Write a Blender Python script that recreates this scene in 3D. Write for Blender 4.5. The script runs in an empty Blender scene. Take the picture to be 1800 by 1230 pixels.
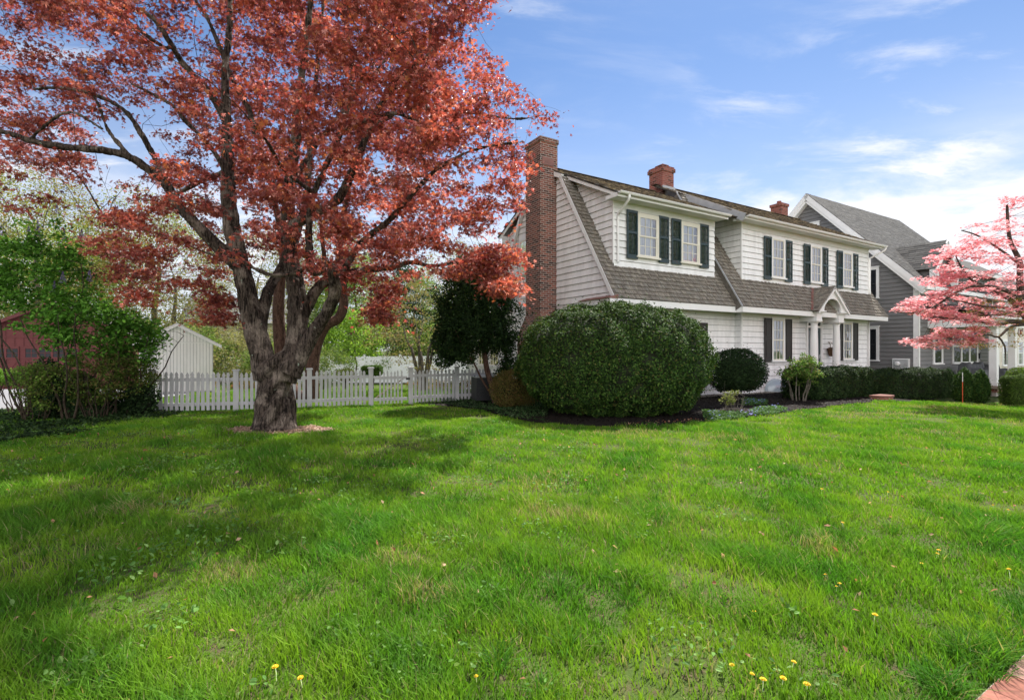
import bpy, math, random
import numpy as np
from mathutils import Vector, Matrix
R = math.radians
random.seed(7)
rng = np.random.default_rng(11)

# ---------------------------------------------------------------- camera
F, CX, HY, H = 890.0, 900.0, 616.0, 1.52      # focal length and centre in photo pixels, eye height
scene = bpy.context.scene
cam = bpy.data.cameras.new('camera')
cam.sensor_width = 36; cam.lens = F / 1800 * 36
cam.shift_y = (HY - 615) / 1800
cam.clip_start = .05; cam.clip_end = 3000
camo = bpy.data.objects.new('camera', cam)
scene.collection.objects.link(camo)
camo.location = (0, 0, H); camo.rotation_euler = (R(90), 0, 0)
scene.camera = camo

# ---------------------------------------------------------------- light
SUN_AZ, SUN_EL = 26.0, 54.0                    # from +Y towards +X
scene.view_settings.view_transform = 'Standard'
scene.view_settings.look = 'None'
scene.view_settings.exposure = 1.18
scene.view_settings.gamma = 1
scene.render.engine = 'CYCLES'
scene.cycles.max_bounces = 8
scene.cycles.diffuse_bounces = 4
scene.cycles.transparent_max_bounces = 12
scene.cycles.use_denoising = True
w = bpy.data.worlds.new('World'); scene.world = w
w.use_nodes = True
wn, wl = w.node_tree.nodes, w.node_tree.links
bgn = wn['Background']
sky = wn.new('ShaderNodeTexSky'); sky.sky_type = 'NISHITA'; sky.sun_disc = False
sky.sun_elevation = R(SUN_EL); sky.sun_rotation = R(SUN_AZ)
sky.air_density = 1.0; sky.dust_density = 0.25; sky.ozone_density = 3.0
SKY = .05
bgn.inputs['Strength'].default_value = SKY
def wmath(op, a, b=None, c=None, clamp=False):
    n = wn.new('ShaderNodeMath'); n.operation = op; n.use_clamp = clamp
    for i, x in enumerate((a, b, c)):
        if x is None: continue
        if isinstance(x, (int, float)): n.inputs[i].default_value = x
        else: wl.new(x, n.inputs[i])
    return n.outputs[0]
tc = wn.new('ShaderNodeTexCoord')
sep = wn.new('ShaderNodeSeparateXYZ'); wl.new(tc.outputs['Generated'], sep.inputs[0])
zz = wmath('ADD', wmath('MAXIMUM', sep.outputs[2], 0.0), .16)
cmb = wn.new('ShaderNodeCombineXYZ')
wl.new(wmath('DIVIDE', sep.outputs[0], zz), cmb.inputs[0])
wl.new(wmath('DIVIDE', sep.outputs[1], zz), cmb.inputs[1])
def wnoise(scale, detail, rough, off, dist=0.0, sx=1, sy=1):
    m = wn.new('ShaderNodeMapping'); m.inputs['Location'].default_value = off
    m.inputs['Scale'].default_value = (sx, sy, 1)
    wl.new(cmb.outputs[0], m.inputs[0])
    n = wn.new('ShaderNodeTexNoise'); n.inputs['Scale'].default_value = scale
    n.inputs['Detail'].default_value = detail; n.inputs['Roughness'].default_value = rough
    n.inputs['Distortion'].default_value = dist
    wl.new(m.outputs[0], n.inputs['Vector'])
    return n.outputs['Fac']
def wramp(x, a, b):
    n = wn.new('ShaderNodeMapRange'); n.clamp = True; n.interpolation_type = 'SMOOTHSTEP'
    n.inputs['From Min'].default_value = a; n.inputs['From Max'].default_value = b
    wl.new(x, n.inputs['Value']); return n.outputs['Result']
big = wramp(wnoise(.75, 3, .5, (3.1, 1.7, 0)), .44, .60)
wisp = wramp(wnoise(2.3, 8, .62, (1.3, 5.2, 0), .35, .8, 1.7), .47, .74)
veil = wramp(wnoise(1.1, 6, .6, (7.3, 2.2, 0), .2), .40, .72)
low = wramp(sep.outputs[2], .40, .10)         # clouds thicken and bank towards the horizon
right = wramp(sep.outputs[0], -.15, .75)
cl = wmath('MULTIPLY', wisp, wmath('ADD', wmath('MULTIPLY', big, .80), .12))
cl = wmath('ADD', cl, wmath('MULTIPLY', wmath('MULTIPLY', veil, low), wmath('ADD', wmath('MULTIPLY', right, .9), .25)))
cl = wmath('ADD', cl, wmath('MULTIPLY', wramp(sep.outputs[2], .55, .05), .42))
edge = wmath('ADD', sep.outputs[2], wmath('MULTIPLY', wmath('SUBTRACT', wnoise(1.6, 7, .6, (4.4, 9.1, 0), .3), .5), .42))
cl = wmath('ADD', cl, wmath('MULTIPLY', wramp(edge, .30, .17), wmath('ADD', wmath('MULTIPLY', right, .62), .28)))
cl = wmath('MINIMUM', cl, .97)
mixc = wn.new('ShaderNodeMix'); mixc.data_type = 'RGBA'
wl.new(cl, mixc.inputs['Factor'])
skym = wn.new('ShaderNodeMix'); skym.data_type = 'RGBA'; skym.blend_type = 'MULTIPLY'
skym.inputs['Factor'].default_value = 1
wl.new(sky.outputs[0], skym.inputs[6]); skym.inputs[7].default_value = (.93, 1.10, 1.28, 1)
wl.new(skym.outputs[2], mixc.inputs[6])
rear = wramp(sep.outputs[1], -.05, -.75)         # unseen bright sky bank added behind the camera to light the facade
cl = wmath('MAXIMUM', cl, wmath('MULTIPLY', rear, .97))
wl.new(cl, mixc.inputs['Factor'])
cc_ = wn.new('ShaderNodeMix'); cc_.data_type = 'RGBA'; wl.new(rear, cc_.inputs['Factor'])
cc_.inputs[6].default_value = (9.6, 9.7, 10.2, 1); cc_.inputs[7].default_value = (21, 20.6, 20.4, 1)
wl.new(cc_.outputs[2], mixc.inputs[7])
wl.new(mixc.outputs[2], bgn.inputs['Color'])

sun = bpy.data.lights.new('sun', 'SUN'); sun.energy = 5.0; sun.angle = R(.5); sun.color = (1, .95, .87)
suno = bpy.data.objects.new('sun', sun); scene.collection.objects.link(suno)
sd = Vector((math.sin(R(SUN_AZ)) * math.cos(R(SUN_EL)), math.cos(R(SUN_AZ)) * math.cos(R(SUN_EL)), math.sin(R(SUN_EL))))
suno.rotation_euler = sd.to_track_quat('Z', 'Y').to_euler()

# ---------------------------------------------------------------- helpers
C = scene.collection
def ss(t): t = np.clip(t, 0, 1); return t * t * (3 - 2 * t)
def ground(x, y):
    x = np.asarray(x, float); y = np.asarray(y, float)
    z = -.45 * ss((x - 10.5) / 7) * ss((y - 8) / 7)
    z = z - .7 * ss((y - 18) / 12) * ss((3 - x) / 4)
    z = z + .015 * np.sin(x * 1.3 + .5) * np.sin(y * 1.1)
    return z
def gz(x, y): return float(ground(x, y))
def at(px, py, Y): return Vector(((px - CX) / F * Y, Y, H - (py - HY) / F * Y))
def g(px, py):                                  # photo pixel -> point of the ground
    z = 0.0
    for _ in range(12):
        Y = (H - z) * F / (py - HY); X = (px - CX) / F * Y; z = gz(X, Y)
    return X, Y

def tag(o, label=None, cat=None, group=None, kind=None):
    if label: o['label'] = label
    if cat: o['category'] = cat
    if group: o['group'] = group
    if kind: o['kind'] = kind
    return o
def empty(name, loc=(0, 0, 0), rz=0.0, label=None, cat=None, group=None, parent=None):
    o = bpy.data.objects.new(name, None); C.objects.link(o)
    o.location = loc; o.rotation_euler = (0, 0, rz); o.empty_display_size = .2
    if parent: o.parent = parent
    return tag(o, label, cat, group)
def copy_tree(o, parent=None):
    c = o.copy(); C.objects.link(c); c.parent = parent
    for ch in list(o.children): copy_tree(ch, c)
    return c

def mesh_np(name, V, L, sizes, mat, parent=None, col=None, smooth=False, loc=(0, 0, 0)):
    me = bpy.data.meshes.new(name)
    V = np.asarray(V, np.float32); L = np.asarray(L, np.int32); sizes = np.asarray(sizes, np.int32)
    me.vertices.add(len(V)); me.vertices.foreach_set('co', V.ravel())
    me.loops.add(len(L)); me.loops.foreach_set('vertex_index', L)
    me.polygons.add(len(sizes))
    st = np.zeros(len(sizes), np.int32); st[1:] = np.cumsum(sizes)[:-1]
    me.polygons.foreach_set('loop_start', st); me.polygons.foreach_set('loop_total', sizes)
    me.polygons.foreach_set('use_smooth', np.full(len(sizes), bool(smooth)))
    if col is not None:
        a = me.color_attributes.new('Col', 'FLOAT_COLOR', 'POINT')
        c4 = np.ones((len(V), 4), np.float32); c4[:, :3] = col
        a.data.foreach_set('color', c4.ravel())
    me.update(calc_edges=True)
    me.materials.append(mat)
    o = bpy.data.objects.new(name, me); C.objects.link(o); o.location = loc
    if parent: o.parent = parent
    return o

class MB:
    """collects shapes and links them as one mesh"""
    def __init__(s, M=None): s.v = []; s.f = []; s.c = []; s.M = M; s.col = None
    def add(s, vs, fs, col=None):
        b = len(s.v)
        for p in vs: s.v.append(tuple(p))
        for f in fs: s.f.append([i + b for i in f])
        c = col if col is not None else (s.col if s.col is not None else (1, 1, 1))
        s.c += [c] * len(vs)
    def box(s, x0, x1, y0, y1, z0, z1, col=None):
        v = [(x, y, z) for z in (z0, z1) for y in (y0, y1) for x in (x0, x1)]
        s.add(v, [(0, 2, 3, 1), (4, 5, 7, 6), (0, 1, 5, 4), (2, 6, 7, 3), (0, 4, 6, 2), (1, 3, 7, 5)], col)
    def obox(s, c, ax, ay, az, col=None):       # oriented box: centre and three half axes
        c, ax, ay, az = map(Vector, (c, ax, ay, az))
        v = [c + ax * i + ay * j + az * k for k in (-1, 1) for j in (-1, 1) for i in (-1, 1)]
        s.add(v, [(0, 2, 3, 1), (4, 5, 7, 6), (0, 1, 5, 4), (2, 6, 7, 3), (0, 4, 6, 2), (1, 3, 7, 5)], col)
    def prism(s, poly, d, col=None):            # polygon of 3D points swept by d
        n = len(poly); d = Vector(d)
        v = [Vector(p) for p in poly] + [Vector(p) + d for p in poly]
        s.add(v, [tuple(range(n))[::-1], tuple(range(n, 2 * n))] + [(i, (i + 1) % n, n + (i + 1) % n, n + i) for i in range(n)], col)
    def lathe(s, c, prof, n=20, col=None):      # prof [(r, z)]
        v = []; f = []
        for r, z in prof:
            for k in range(n):
                a = 2 * math.pi * k / n
                v.append((c[0] + r * math.cos(a), c[1] + r * math.sin(a), c[2] + z))
        for i in range(len(prof) - 1):
            for k in range(n):
                a, b = i * n + k, i * n + (k + 1) % n
                f.append((a, b, b + n, a + n))
        f.append(tuple(range(n))[::-1]); f.append(tuple(range((len(prof) - 1) * n, len(prof) * n)))
        s.add(v, f, col)
    def tube(s, P, rad, n=6, col=None, shape=None, cap=True):
        P = [Vector(p) for p in P]; m = len(P)
        if isinstance(rad, (int, float)): rad = [rad] * m
        T = []
        for i in range(m):
            t = P[min(i + 1, m - 1)] - P[max(i - 1, 0)]
            T.append(t.normalized() if t.length > 1e-9 else Vector((0, 0, 1)))
        up = Vector((1, 0, 0)) if abs(T[0].x) < .9 else Vector((0, 1, 0))
        a = (up - T[0] * up.dot(T[0])).normalized()
        v = []; f = []
        for i in range(m):
            a = a - T[i] * a.dot(T[i])
            a = a.normalized() if a.length > 1e-6 else T[i].orthogonal().normalized()
            b = T[i].cross(a)
            for k in range(n):
                th = 2 * math.pi * k / n
                r = rad[i] * (shape(th, i, P[i]) if shape else 1)
                v.append(P[i] + a * (r * math.cos(th)) + b * (r * math.sin(th)))
        for i in range(m - 1):
            for k in range(n):
                x, y = i * n + k, i * n + (k + 1) % n
                f.append((x, y, y + n, x + n))
        if cap: f.append(tuple(range(n))[::-1]); f.append(tuple(range((m - 1) * n, m * n)))
        s.add(v, f, col)
    def build(s, name, mat, parent=None, smooth=False, bevel=0, col=False, loc=(0, 0, 0)):
        V = np.array(s.v, np.float32).reshape(-1, 3)
        if s.M is not None:
            M = np.array(s.M); V = V @ M[:3, :3].T + M[:3, 3]
        L = [i for f in s.f for i in f]
        o = mesh_np(name, V, L, [len(f) for f in s.f], mat, parent, np.array(s.c, np.float32) if col else None, smooth, loc)
        if bevel:
            b = o.modifiers.new('bevel', 'BEVEL'); b.width = bevel; b.segments = 2; b.limit_method = 'ANGLE'
        return o

def smooth_line(P, rad=None, step=.15):         # Catmull-Rom through points
    P = [Vector(p) for p in P]; out = []; rr = []
    for i in range(len(P) - 1):
        p0, p1, p2, p3 = P[max(i - 1, 0)], P[i], P[i + 1], P[min(i + 2, len(P) - 1)]
        n = max(1, int((p2 - p1).length / step))
        for k in range(n):
            t = k / n
            out.append(.5 * ((2 * p1) + (p2 - p0) * t + (2 * p0 - 5 * p1 + 4 * p2 - p3) * t * t + (3 * p1 - p0 - 3 * p2 + p3) * t ** 3))
            if rad: rr.append(rad[i] * (1 - t) + rad[i + 1] * t)
    out.append(P[-1])
    if rad: rr.append(rad[-1]); return out, rr
    return out

_k = rng.normal(size=(14, 3)); _k /= np.linalg.norm(_k, axis=1)[:, None]; _p = rng.uniform(0, 6.28, 14)
def noise3(P, scale=1.0):                       # smooth pseudo noise in about -1..1
    P = np.asarray(P, float)
    out = 0
    for i in range(14):
        out = out + np.sin(P @ _k[i] * scale * (1 + .17 * i) + _p[i])
    return out / 5.0

# ---------------------------------------------------------------- materials
def mat(name):
    m = bpy.data.materials.new(name); m.use_nodes = True
    return m, m.node_tree.nodes, m.node_tree.links, m.node_tree.nodes['Principled BSDF']
def simple(name, col, rough=.6, var=.12, scale=6.0, bump=.0, bscale=40, metal=0, spec=.5, stretch=None, col2=None):
    m, n, l, b = mat(name)
    b.inputs['Roughness'].default_value = rough; b.inputs['Metallic'].default_value = metal
    b.inputs['Specular IOR Level'].default_value = spec
    t = n.new('ShaderNodeTexCoord'); mp = n.new('ShaderNodeMapping'); l.new(t.outputs['Object'], mp.inputs[0])
    if stretch: mp.inputs['Scale'].default_value = stretch
    no = n.new('ShaderNodeTexNoise'); no.inputs['Scale'].default_value = scale; no.inputs['Detail'].default_value = 6
    no.inputs['Roughness'].default_value = .65
    l.new(mp.outputs[0], no.inputs['Vector'])
    r = n.new('ShaderNodeValToRGB'); l.new(no.outputs['Fac'], r.inputs[0])
    c2 = col2 if col2 else tuple(c * (1 + var) for c in col)
    r.color_ramp.elements[0].color = (*[c * (1 - var) for c in col], 1); r.color_ramp.elements[0].position = .35
    r.color_ramp.elements[1].color = (*c2, 1); r.color_ramp.elements[1].position = .65
    l.new(r.outputs[0], b.inputs['Base Color'])
    if bump:
        n2 = n.new('ShaderNodeTexNoise'); n2.inputs['Scale'].default_value = bscale; n2.inputs['Detail'].default_value = 4
        l.new(mp.outputs[0], n2.inputs['Vector'])
        bp = n.new('ShaderNodeBump'); bp.inputs['Strength'].default_value = bump; bp.inputs['Distance'].default_value = .02
        l.new(n2.outputs['Fac'], bp.inputs['Height']); l.new(bp.outputs[0], b.inputs['Normal'])
    return m
def attr_mat(name, rough=.7, bump=.0, stretch=(1, 1, 1), bscale=40, spec=.3, mulvar=.25, nscale=25):
    m, n, l, b = mat(name)
    b.inputs['Roughness'].default_value = rough; b.inputs['Specular IOR Level'].default_value = spec
    a = n.new('ShaderNodeAttribute'); a.attribute_name = 'Col'
    t = n.new('ShaderNodeTexCoord'); mp = n.new('ShaderNodeMapping'); l.new(t.outputs['Object'], mp.inputs[0])
    mp.inputs['Scale'].default_value = stretch
    no = n.new('ShaderNodeTexNoise'); no.inputs['Scale'].default_value = nscale; no.inputs['Detail'].default_value = 5
    l.new(mp.outputs[0], no.inputs['Vector'])
    mr = n.new('ShaderNodeMapRange'); mr.inputs['From Min'].default_value = .3; mr.inputs['From Max'].default_value = .7
    mr.inputs['To Min'].default_value = 1 - mulvar; mr.inputs['To Max'].default_value = 1 + mulvar
    l.new(no.outputs['Fac'], mr.inputs['Value'])
    v = n.new('ShaderNodeVectorMath'); v.operation = 'SCALE'
    l.new(a.outputs['Color'], v.inputs[0]); l.new(mr.outputs[0], v.inputs['Scale'])
    l.new(v.outputs[0], b.inputs['Base Color'])
    if bump:
        bp = n.new('ShaderNodeBump'); bp.inputs['Strength'].default_value = bump; bp.inputs['Distance'].default_value = .01
        l.new(no.outputs['Fac'], bp.inputs['Height']); l.new(bp.outputs[0], b.inputs['Normal'])
    return m
def leaf_mat(name, trans=.35, rough=.45, spec=.35, tcol=(1.25, 1.15, .8)):
    m, n, l, b = mat(name)
    b.inputs['Roughness'].default_value = rough; b.inputs['Specular IOR Level'].default_value = spec
    a = n.new('ShaderNodeAttribute'); a.attribute_name = 'Col'
    l.new(a.outputs['Color'], b.inputs['Base Color'])
    tr = n.new('ShaderNodeBsdfTranslucent')
    v = n.new('ShaderNodeVectorMath'); v.operation = 'MULTIPLY'; v.inputs[1].default_value = tcol
    l.new(a.outputs['Color'], v.inputs[0]); l.new(v.outputs[0], tr.inputs['Color'])
    mx = n.new('ShaderNodeMixShader'); mx.inputs[0].default_value = trans
    l.new(b.outputs[0], mx.inputs[1]); l.new(tr.outputs[0], mx.inputs[2])
    l.new(mx.outputs[0], n['Material Output'].inputs['Surface'])
    return m
def brick_mat(name, c1, c2, mortar, bw=.215, bh=.075, msize=.011, vertical=True, rough=.85, dark=.5):
    m, n, l, b = mat(name); b.inputs['Roughness'].default_value = rough
    t = n.new('ShaderNodeTexCoord'); sp = n.new('ShaderNodeSeparateXYZ'); l.new(t.outputs['Object'], sp.inputs[0])
    cb = n.new('ShaderNodeCombineXYZ')
    if vertical:
        ad = n.new('ShaderNodeMath'); ad.operation = 'ADD'; l.new(sp.outputs[0], ad.inputs[0]); l.new(sp.outputs[1], ad.inputs[1])
        l.new(ad.outputs[0], cb.inputs[0]); l.new(sp.outputs[2], cb.inputs[1])
    else:
        l.new(sp.outputs[0], cb.inputs[0]); l.new(sp.outputs[1], cb.inputs[1])
    br = n.new('ShaderNodeTexBrick'); br.inputs['Scale'].default_value = 1
    br.inputs['Brick Width'].default_value = bw; br.inputs['Row Height'].default_value = bh
    br.inputs['Mortar Size'].default_value = msize; br.inputs['Mortar Smooth'].default_value = .1
    br.inputs['Color1'].default_value = (0, 0, 0, 1); br.inputs['Color2'].default_value = (1, 1, 1, 1)
    br.inputs['Mortar'].default_value = (.5, .5, .5, 1)
    l.new(cb.outputs[0], br.inputs['Vector'])
    ra = n.new('ShaderNodeValToRGB'); l.new(br.outputs['Color'], ra.inputs[0])
    e = ra.color_ramp.elements
    e[0].position = 0; e[0].color = (*[x * .25 for x in c1], 1)
    e[1].position = 1; e[1].color = (*c2, 1)
    k = e.new(.30); k.color = (*c1, 1)
    k = e.new(.55); k.color = (*[(a + q) / 2 for a, q in zip(c1, c2)], 1)
    no = n.new('ShaderNodeTexNoise'); no.inputs['Scale'].default_value = 30; no.inputs['Detail'].default_value = 5
    l.new(t.outputs['Object'], no.inputs['Vector'])
    mr = n.new('ShaderNodeMapRange'); mr.inputs['To Min'].default_value = .6; mr.inputs['To Max'].default_value = 1.4
    l.new(no.outputs['Fac'], mr.inputs['Value'])
    v = n.new('ShaderNodeVectorMath'); v.operation = 'SCALE'; l.new(ra.outputs[0], v.inputs[0]); l.new(mr.outputs[0], v.inputs['Scale'])
    mx = n.new('ShaderNodeMix'); mx.data_type = 'RGBA'; l.new(br.outputs['Fac'], mx.inputs['Factor'])
    l.new(v.outputs[0], mx.inputs[6]); mx.inputs[7].default_value = (*mortar, 1)
    l.new(mx.outputs[2], b.inputs['Base Color'])
    bp = n.new('ShaderNodeBump'); bp.inputs['Strength'].default_value = .6; bp.inputs['Distance'].default_value = .01; bp.invert = True
    l.new(br.outputs['Fac'], bp.inputs['Height']); l.new(bp.outputs[0], b.inputs['Normal'])
    return m
def bark_mat(name, c1, c2, c3=None, lichen=0.0, stretch=(6, 6, 1.6), bump=.8):
    m, n, l, b = mat(name); b.inputs['Roughness'].default_value = .9; b.inputs['Specular IOR Level'].default_value = .2
    t = n.new('ShaderNodeTexCoord'); mp = n.new('ShaderNodeMapping'); l.new(t.outputs['Object'], mp.inputs[0])
    mp.inputs['Scale'].default_value = stretch
    no = n.new('ShaderNodeTexNoise'); no.inputs['Scale'].default_value = 3; no.inputs['Detail'].default_value = 8; no.inputs['Roughness'].default_value = .7
    no.inputs['Distortion'].default_value = .6
    l.new(mp.outputs[0], no.inputs['Vector'])
    r = n.new('ShaderNodeValToRGB'); l.new(no.outputs['Fac'], r.inputs[0])
    e = r.color_ramp.elements; e[0].position = .38; e[0].color = (*c1, 1); e[1].position = .62; e[1].color = (*c2, 1)
    out = r.outputs[0]
    if c3:
        n3 = n.new('ShaderNodeTexNoise'); n3.inputs['Scale'].default_value = 3.2; n3.inputs['Detail'].default_value = 5
        l.new(t.outputs['Object'], n3.inputs['Vector'])
        r3 = n.new('ShaderNodeValToRGB'); l.new(n3.outputs['Fac'], r3.inputs[0]); r3.color_ramp.elements[0].position = .5; r3.color_ramp.elements[1].position = .6
        mx = n.new('ShaderNodeMix'); mx.data_type = 'RGBA'; l.new(r3.outputs[0], mx.inputs['Factor']); l.new(out, mx.inputs[6])
        mx.inputs[7].default_value = (*c3, 1); out = mx.outputs[2]
        # dark furrows stay dark over the pale patches
        m2 = n.new('ShaderNodeMix'); m2.data_type = 'RGBA'; m2.blend_type = 'MULTIPLY'; m2.inputs['Factor'].default_value = .8
        r4 = n.new('ShaderNodeValToRGB'); l.new(no.outputs['Fac'], r4.inputs[0]); r4.color_ramp.elements[0].position = .40; r4.color_ramp.elements[1].position = .52
        r4.color_ramp.elements[0].color = (.15, .13, .12, 1)
        l.new(out, m2.inputs[6]); l.new(r4.outputs[0], m2.inputs[7]); out = m2.outputs[2]
    if lichen:
        n4 = n.new('ShaderNodeTexVoronoi'); n4.inputs['Scale'].default_value = 3.4
        n5 = n.new('ShaderNodeTexNoise'); n5.inputs['Scale'].default_value = 9; l.new(t.outputs['Object'], n5.inputs['Vector'])
        va = n.new('ShaderNodeVectorMath'); va.operation = 'MULTIPLY_ADD'; l.new(n5.outputs['Color'], va.inputs[0]); va.inputs[1].default_value = (.25, .25, .25)
        l.new(t.outputs['Object'], va.inputs[2]); l.new(va.outputs[0], n4.inputs['Vector'])
        r5 = n.new('ShaderNodeValToRGB'); l.new(n4.outputs['Distance'], r5.inputs[0])
        r5.color_ramp.elements[0].position = lichen * .8; r5.color_ramp.elements[0].color = (1, 1, 1, 1)
        r5.color_ramp.elements[1].position = lichen; r5.color_ramp.elements[1].color = (0, 0, 0, 1)
        mx = n.new('ShaderNodeMix'); mx.data_type = 'RGBA'; l.new(r5.outputs[0], mx.inputs['Factor']); l.new(out, mx.inputs[6])
        mx.inputs[7].default_value = (.30, .35, .28, 1); out = mx.outputs[2]
    nf = n.new('ShaderNodeTexNoise'); nf.inputs['Scale'].default_value = 11; nf.inputs['Detail'].default_value = 6; nf.inputs['Roughness'].default_value = .75; l.new(mp.outputs[0], nf.inputs['Vector'])
    rf = n.new('ShaderNodeMapRange'); rf.inputs['From Min'].default_value = .36; rf.inputs['From Max'].default_value = .62; rf.inputs['To Min'].default_value = .35; rf.inputs['To Max'].default_value = 1.25; l.new(nf.outputs['Fac'], rf.inputs['Value'])
    vf = n.new('ShaderNodeVectorMath'); vf.operation = 'SCALE'; l.new(out, vf.inputs[0]); l.new(rf.outputs[0], vf.inputs['Scale'])
    l.new(vf.outputs[0], b.inputs['Base Color'])
    hs = n.new('ShaderNodeMath'); hs.operation = 'MULTIPLY_ADD'; l.new(nf.outputs['Fac'], hs.inputs[0]); hs.inputs[1].default_value = .5; l.new(no.outputs['Fac'], hs.inputs[2])
    bp = n.new('ShaderNodeBump'); bp.inputs['Strength'].default_value = bump; bp.inputs['Distance'].default_value = .03
    l.new(hs.outputs[0], bp.inputs['Height']); l.new(bp.outputs[0], b.inputs['Normal'])
    return m
def glass_mat(name, tint=(.75, .8, .85), ior=1.9, add=.12):
    m, n, l, b = mat(name)
    gl = n.new('ShaderNodeBsdfGlossy'); gl.inputs['Roughness'].default_value = .02; gl.inputs['Color'].default_value = (.9, .93, 1, 1)
    tr = n.new('ShaderNodeBsdfTransparent'); tr.inputs['Color'].default_value = (*tint, 1)
    fr = n.new('ShaderNodeFresnel'); fr.inputs['IOR'].default_value = ior
    # old panes are slightly wavy
    t = n.new('ShaderNodeTexCoord'); no = n.new('ShaderNodeTexNoise'); no.inputs['Scale'].default_value = 2.5; l.new(t.outputs['Object'], no.inputs['Vector'])
    bp = n.new('ShaderNodeBump'); bp.inputs['Strength'].default_value = .25; bp.inputs['Distance'].default_value = .03
    l.new(no.outputs['Fac'], bp.inputs['Height']); l.new(bp.outputs[0], gl.inputs['Normal'])
    ad = n.new('ShaderNodeMath'); ad.operation = 'ADD'; ad.use_clamp = True; ad.inputs[1].default_value = add; l.new(fr.outputs[0], ad.inputs[0])
    mx = n.new('ShaderNodeMixShader'); l.new(ad.outputs[0], mx.inputs[0]); l.new(tr.outputs[0], mx.inputs[1]); l.new(gl.outputs[0], mx.inputs[2])
    l.new(mx.outputs[0], n['Material Output'].inputs['Surface'])
    return m

M = {}
M['white'] = simple('white_paint', (.80, .80, .80), .5, .05, 1.2, .05, 60)
M['siding'] = simple('white_siding', (.80, .80, .80), .55, .09, 2.2, .08, 50, stretch=(2.2, 2.2, .5))
M['trim'] = simple('white_trim', (.80, .80, .80), .45, .03, 2)
M['cream'] = simple('cream_paint', (.70, .67, .58), .5, .06, 2)
M['soffit'] = simple('soffit_paint', (.66, .67, .64), .6, .05, 2)
M['gray_siding'] = simple('gray_siding', (.165, .163, .166), .6, .08, .9, .08, 50)
M['cream_siding'] = simple('cream_siding', (.62, .58, .48), .6, .06, .9)
M['teal'] = simple('teal_shutter', (.008, .030, .034), .4, .25, 3)
M['black'] = simple('black_shutter', (.014, .011, .010), .5, .3, 3)
M['copper'] = simple('copper_flashing', (.20, .085, .065), .5, .25, 4)
M['lead'] = simple('lead_flashing', (.40, .41, .43), .5, .1, 4)
M['shake'] = attr_mat('cedar_shake', .85, .5, (1, 1, 1), mulvar=.35, nscale=30)
M['asphalt_shingle'] = attr_mat('asphalt_shingle', .9, .3, mulvar=.2, nscale=60)
M['cheek'] = simple('weathered_edge', (.13, .115, .10), .85, .25, 8)
M['underlay'] = simple('roof_underlay', (.05, .045, .04), .9)
M['brick'] = brick_mat('chimney_brick', (.10, .026, .018), (.26, .080, .052), (.34, .29, .25), bw=.21, bh=.068, msize=.010)
M['red_brick'] = brick_mat('red_brick', (.19, .042, .030), (.28, .078, .055), (.26, .16, .13))
M['glass'] = glass_mat('window_glass'); M['glass_dark'] = glass_mat('screened_glass', (.6, .62, .65), 1.18, .0)  # second glass: tint and reflection cut for dark screened windows
M['curtain'] = simple('curtain', (.62, .62, .62), .9, .1, 3)
M['dark'] = simple('dark_interior', (.03, .032, .036), .8)
M['barn'] = simple('barn_red', (.125, .022, .022), .65, .12, 2, .1, 40)
M['barn_trim'] = simple('barn_trim', (.12, .020, .022), .6)
M['shed'] = simple('shed_white', (.80, .80, .79), .6, .07, 1.5, stretch=(3, 3, .5))
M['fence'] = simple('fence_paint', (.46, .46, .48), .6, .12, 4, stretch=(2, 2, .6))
M['vinyl'] = simple('white_vinyl', (.78, .80, .83), .35, .02)
M['ac'] = simple('dark_metal', (.02, .022, .026), .5)
M['wood'] = simple('weathered_wood', (.22, .17, .12), .8, .25, 6)
M['cover'] = simple('gray_canvas', (.075, .078, .088), .8, .2, 3, .5, 6)
M['plastic'] = simple('clear_plastic', (.36, .42, .47), .15, .1, 3, spec=.8)
M['meter'] = simple('meter_gray', (.40, .41, .42), .4)
M['orange'] = simple('orange_plastic', (.62, .10, .03), .5)
M['basket'] = simple('wicker', (.09, .045, .02), .8, .4, 30, .6, 60)
M['stone'] = simple('field_stone', (.32, .29, .26), .85, .35, 7, .5, 20)
M['deck'] = simple('porch_deck', (.30, .23, .19), .7)
M['sign_red'] = simple('sign_red', (.16, .015, .012), .5)
# ---------------------------------------------------------------- building tools
def clip(poly, axis, val, keep_above):
    out = []
    for i in range(len(poly)):
        a, b = poly[i], poly[(i + 1) % len(poly)]
        ia = (a[axis] >= val - 1e-9) if keep_above else (a[axis] <= val + 1e-9)
        ib = (b[axis] >= val - 1e-9) if keep_above else (b[axis] <= val + 1e-9)
        if ia: out.append(a)
        if ia != ib:
            t = (val - a[axis]) / (b[axis] - a[axis])
            out.append((a[0] + t * (b[0] - a[0]), a[1] + t * (b[1] - a[1])))
    return out
def clap(mb, poly, ex=.2, off=.02, base=0.0, bead=0.0):
    """lapped boards over a convex polygon given as (s, z); plane coords (s, n, z), n outward"""
    z0, z1 = min(p[1] for p in poly), max(p[1] for p in poly)
    k = math.floor((z0 - base) / ex)
    while base + k * ex < z1 - 1e-6:
        a, b = base + k * ex, base + (k + 1) * ex; k += 1
        q = clip(clip(poly, 1, a, True), 1, b - .010, False)  # slot below each lap leaves a dark shadow line
        if len(q) < 3: continue
        mb.add([(s, off * (1 - (z - a) / ex) + .002, z) for s, z in q], [tuple(range(len(q)))])
        lo = min(p[1] for p in q)
        e = [p for p in q if abs(p[1] - lo) < 1e-6]
        if len(e) >= 2:
            s0, s1 = min(p[0] for p in e), max(p[0] for p in e)
            n = off * (1 - (lo - a) / ex) + .002
            mb.add([(s0, n, lo), (s1, n, lo), (s1, -.01, lo), (s0, -.01, lo)], [(0, 1, 2, 3)])
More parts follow.
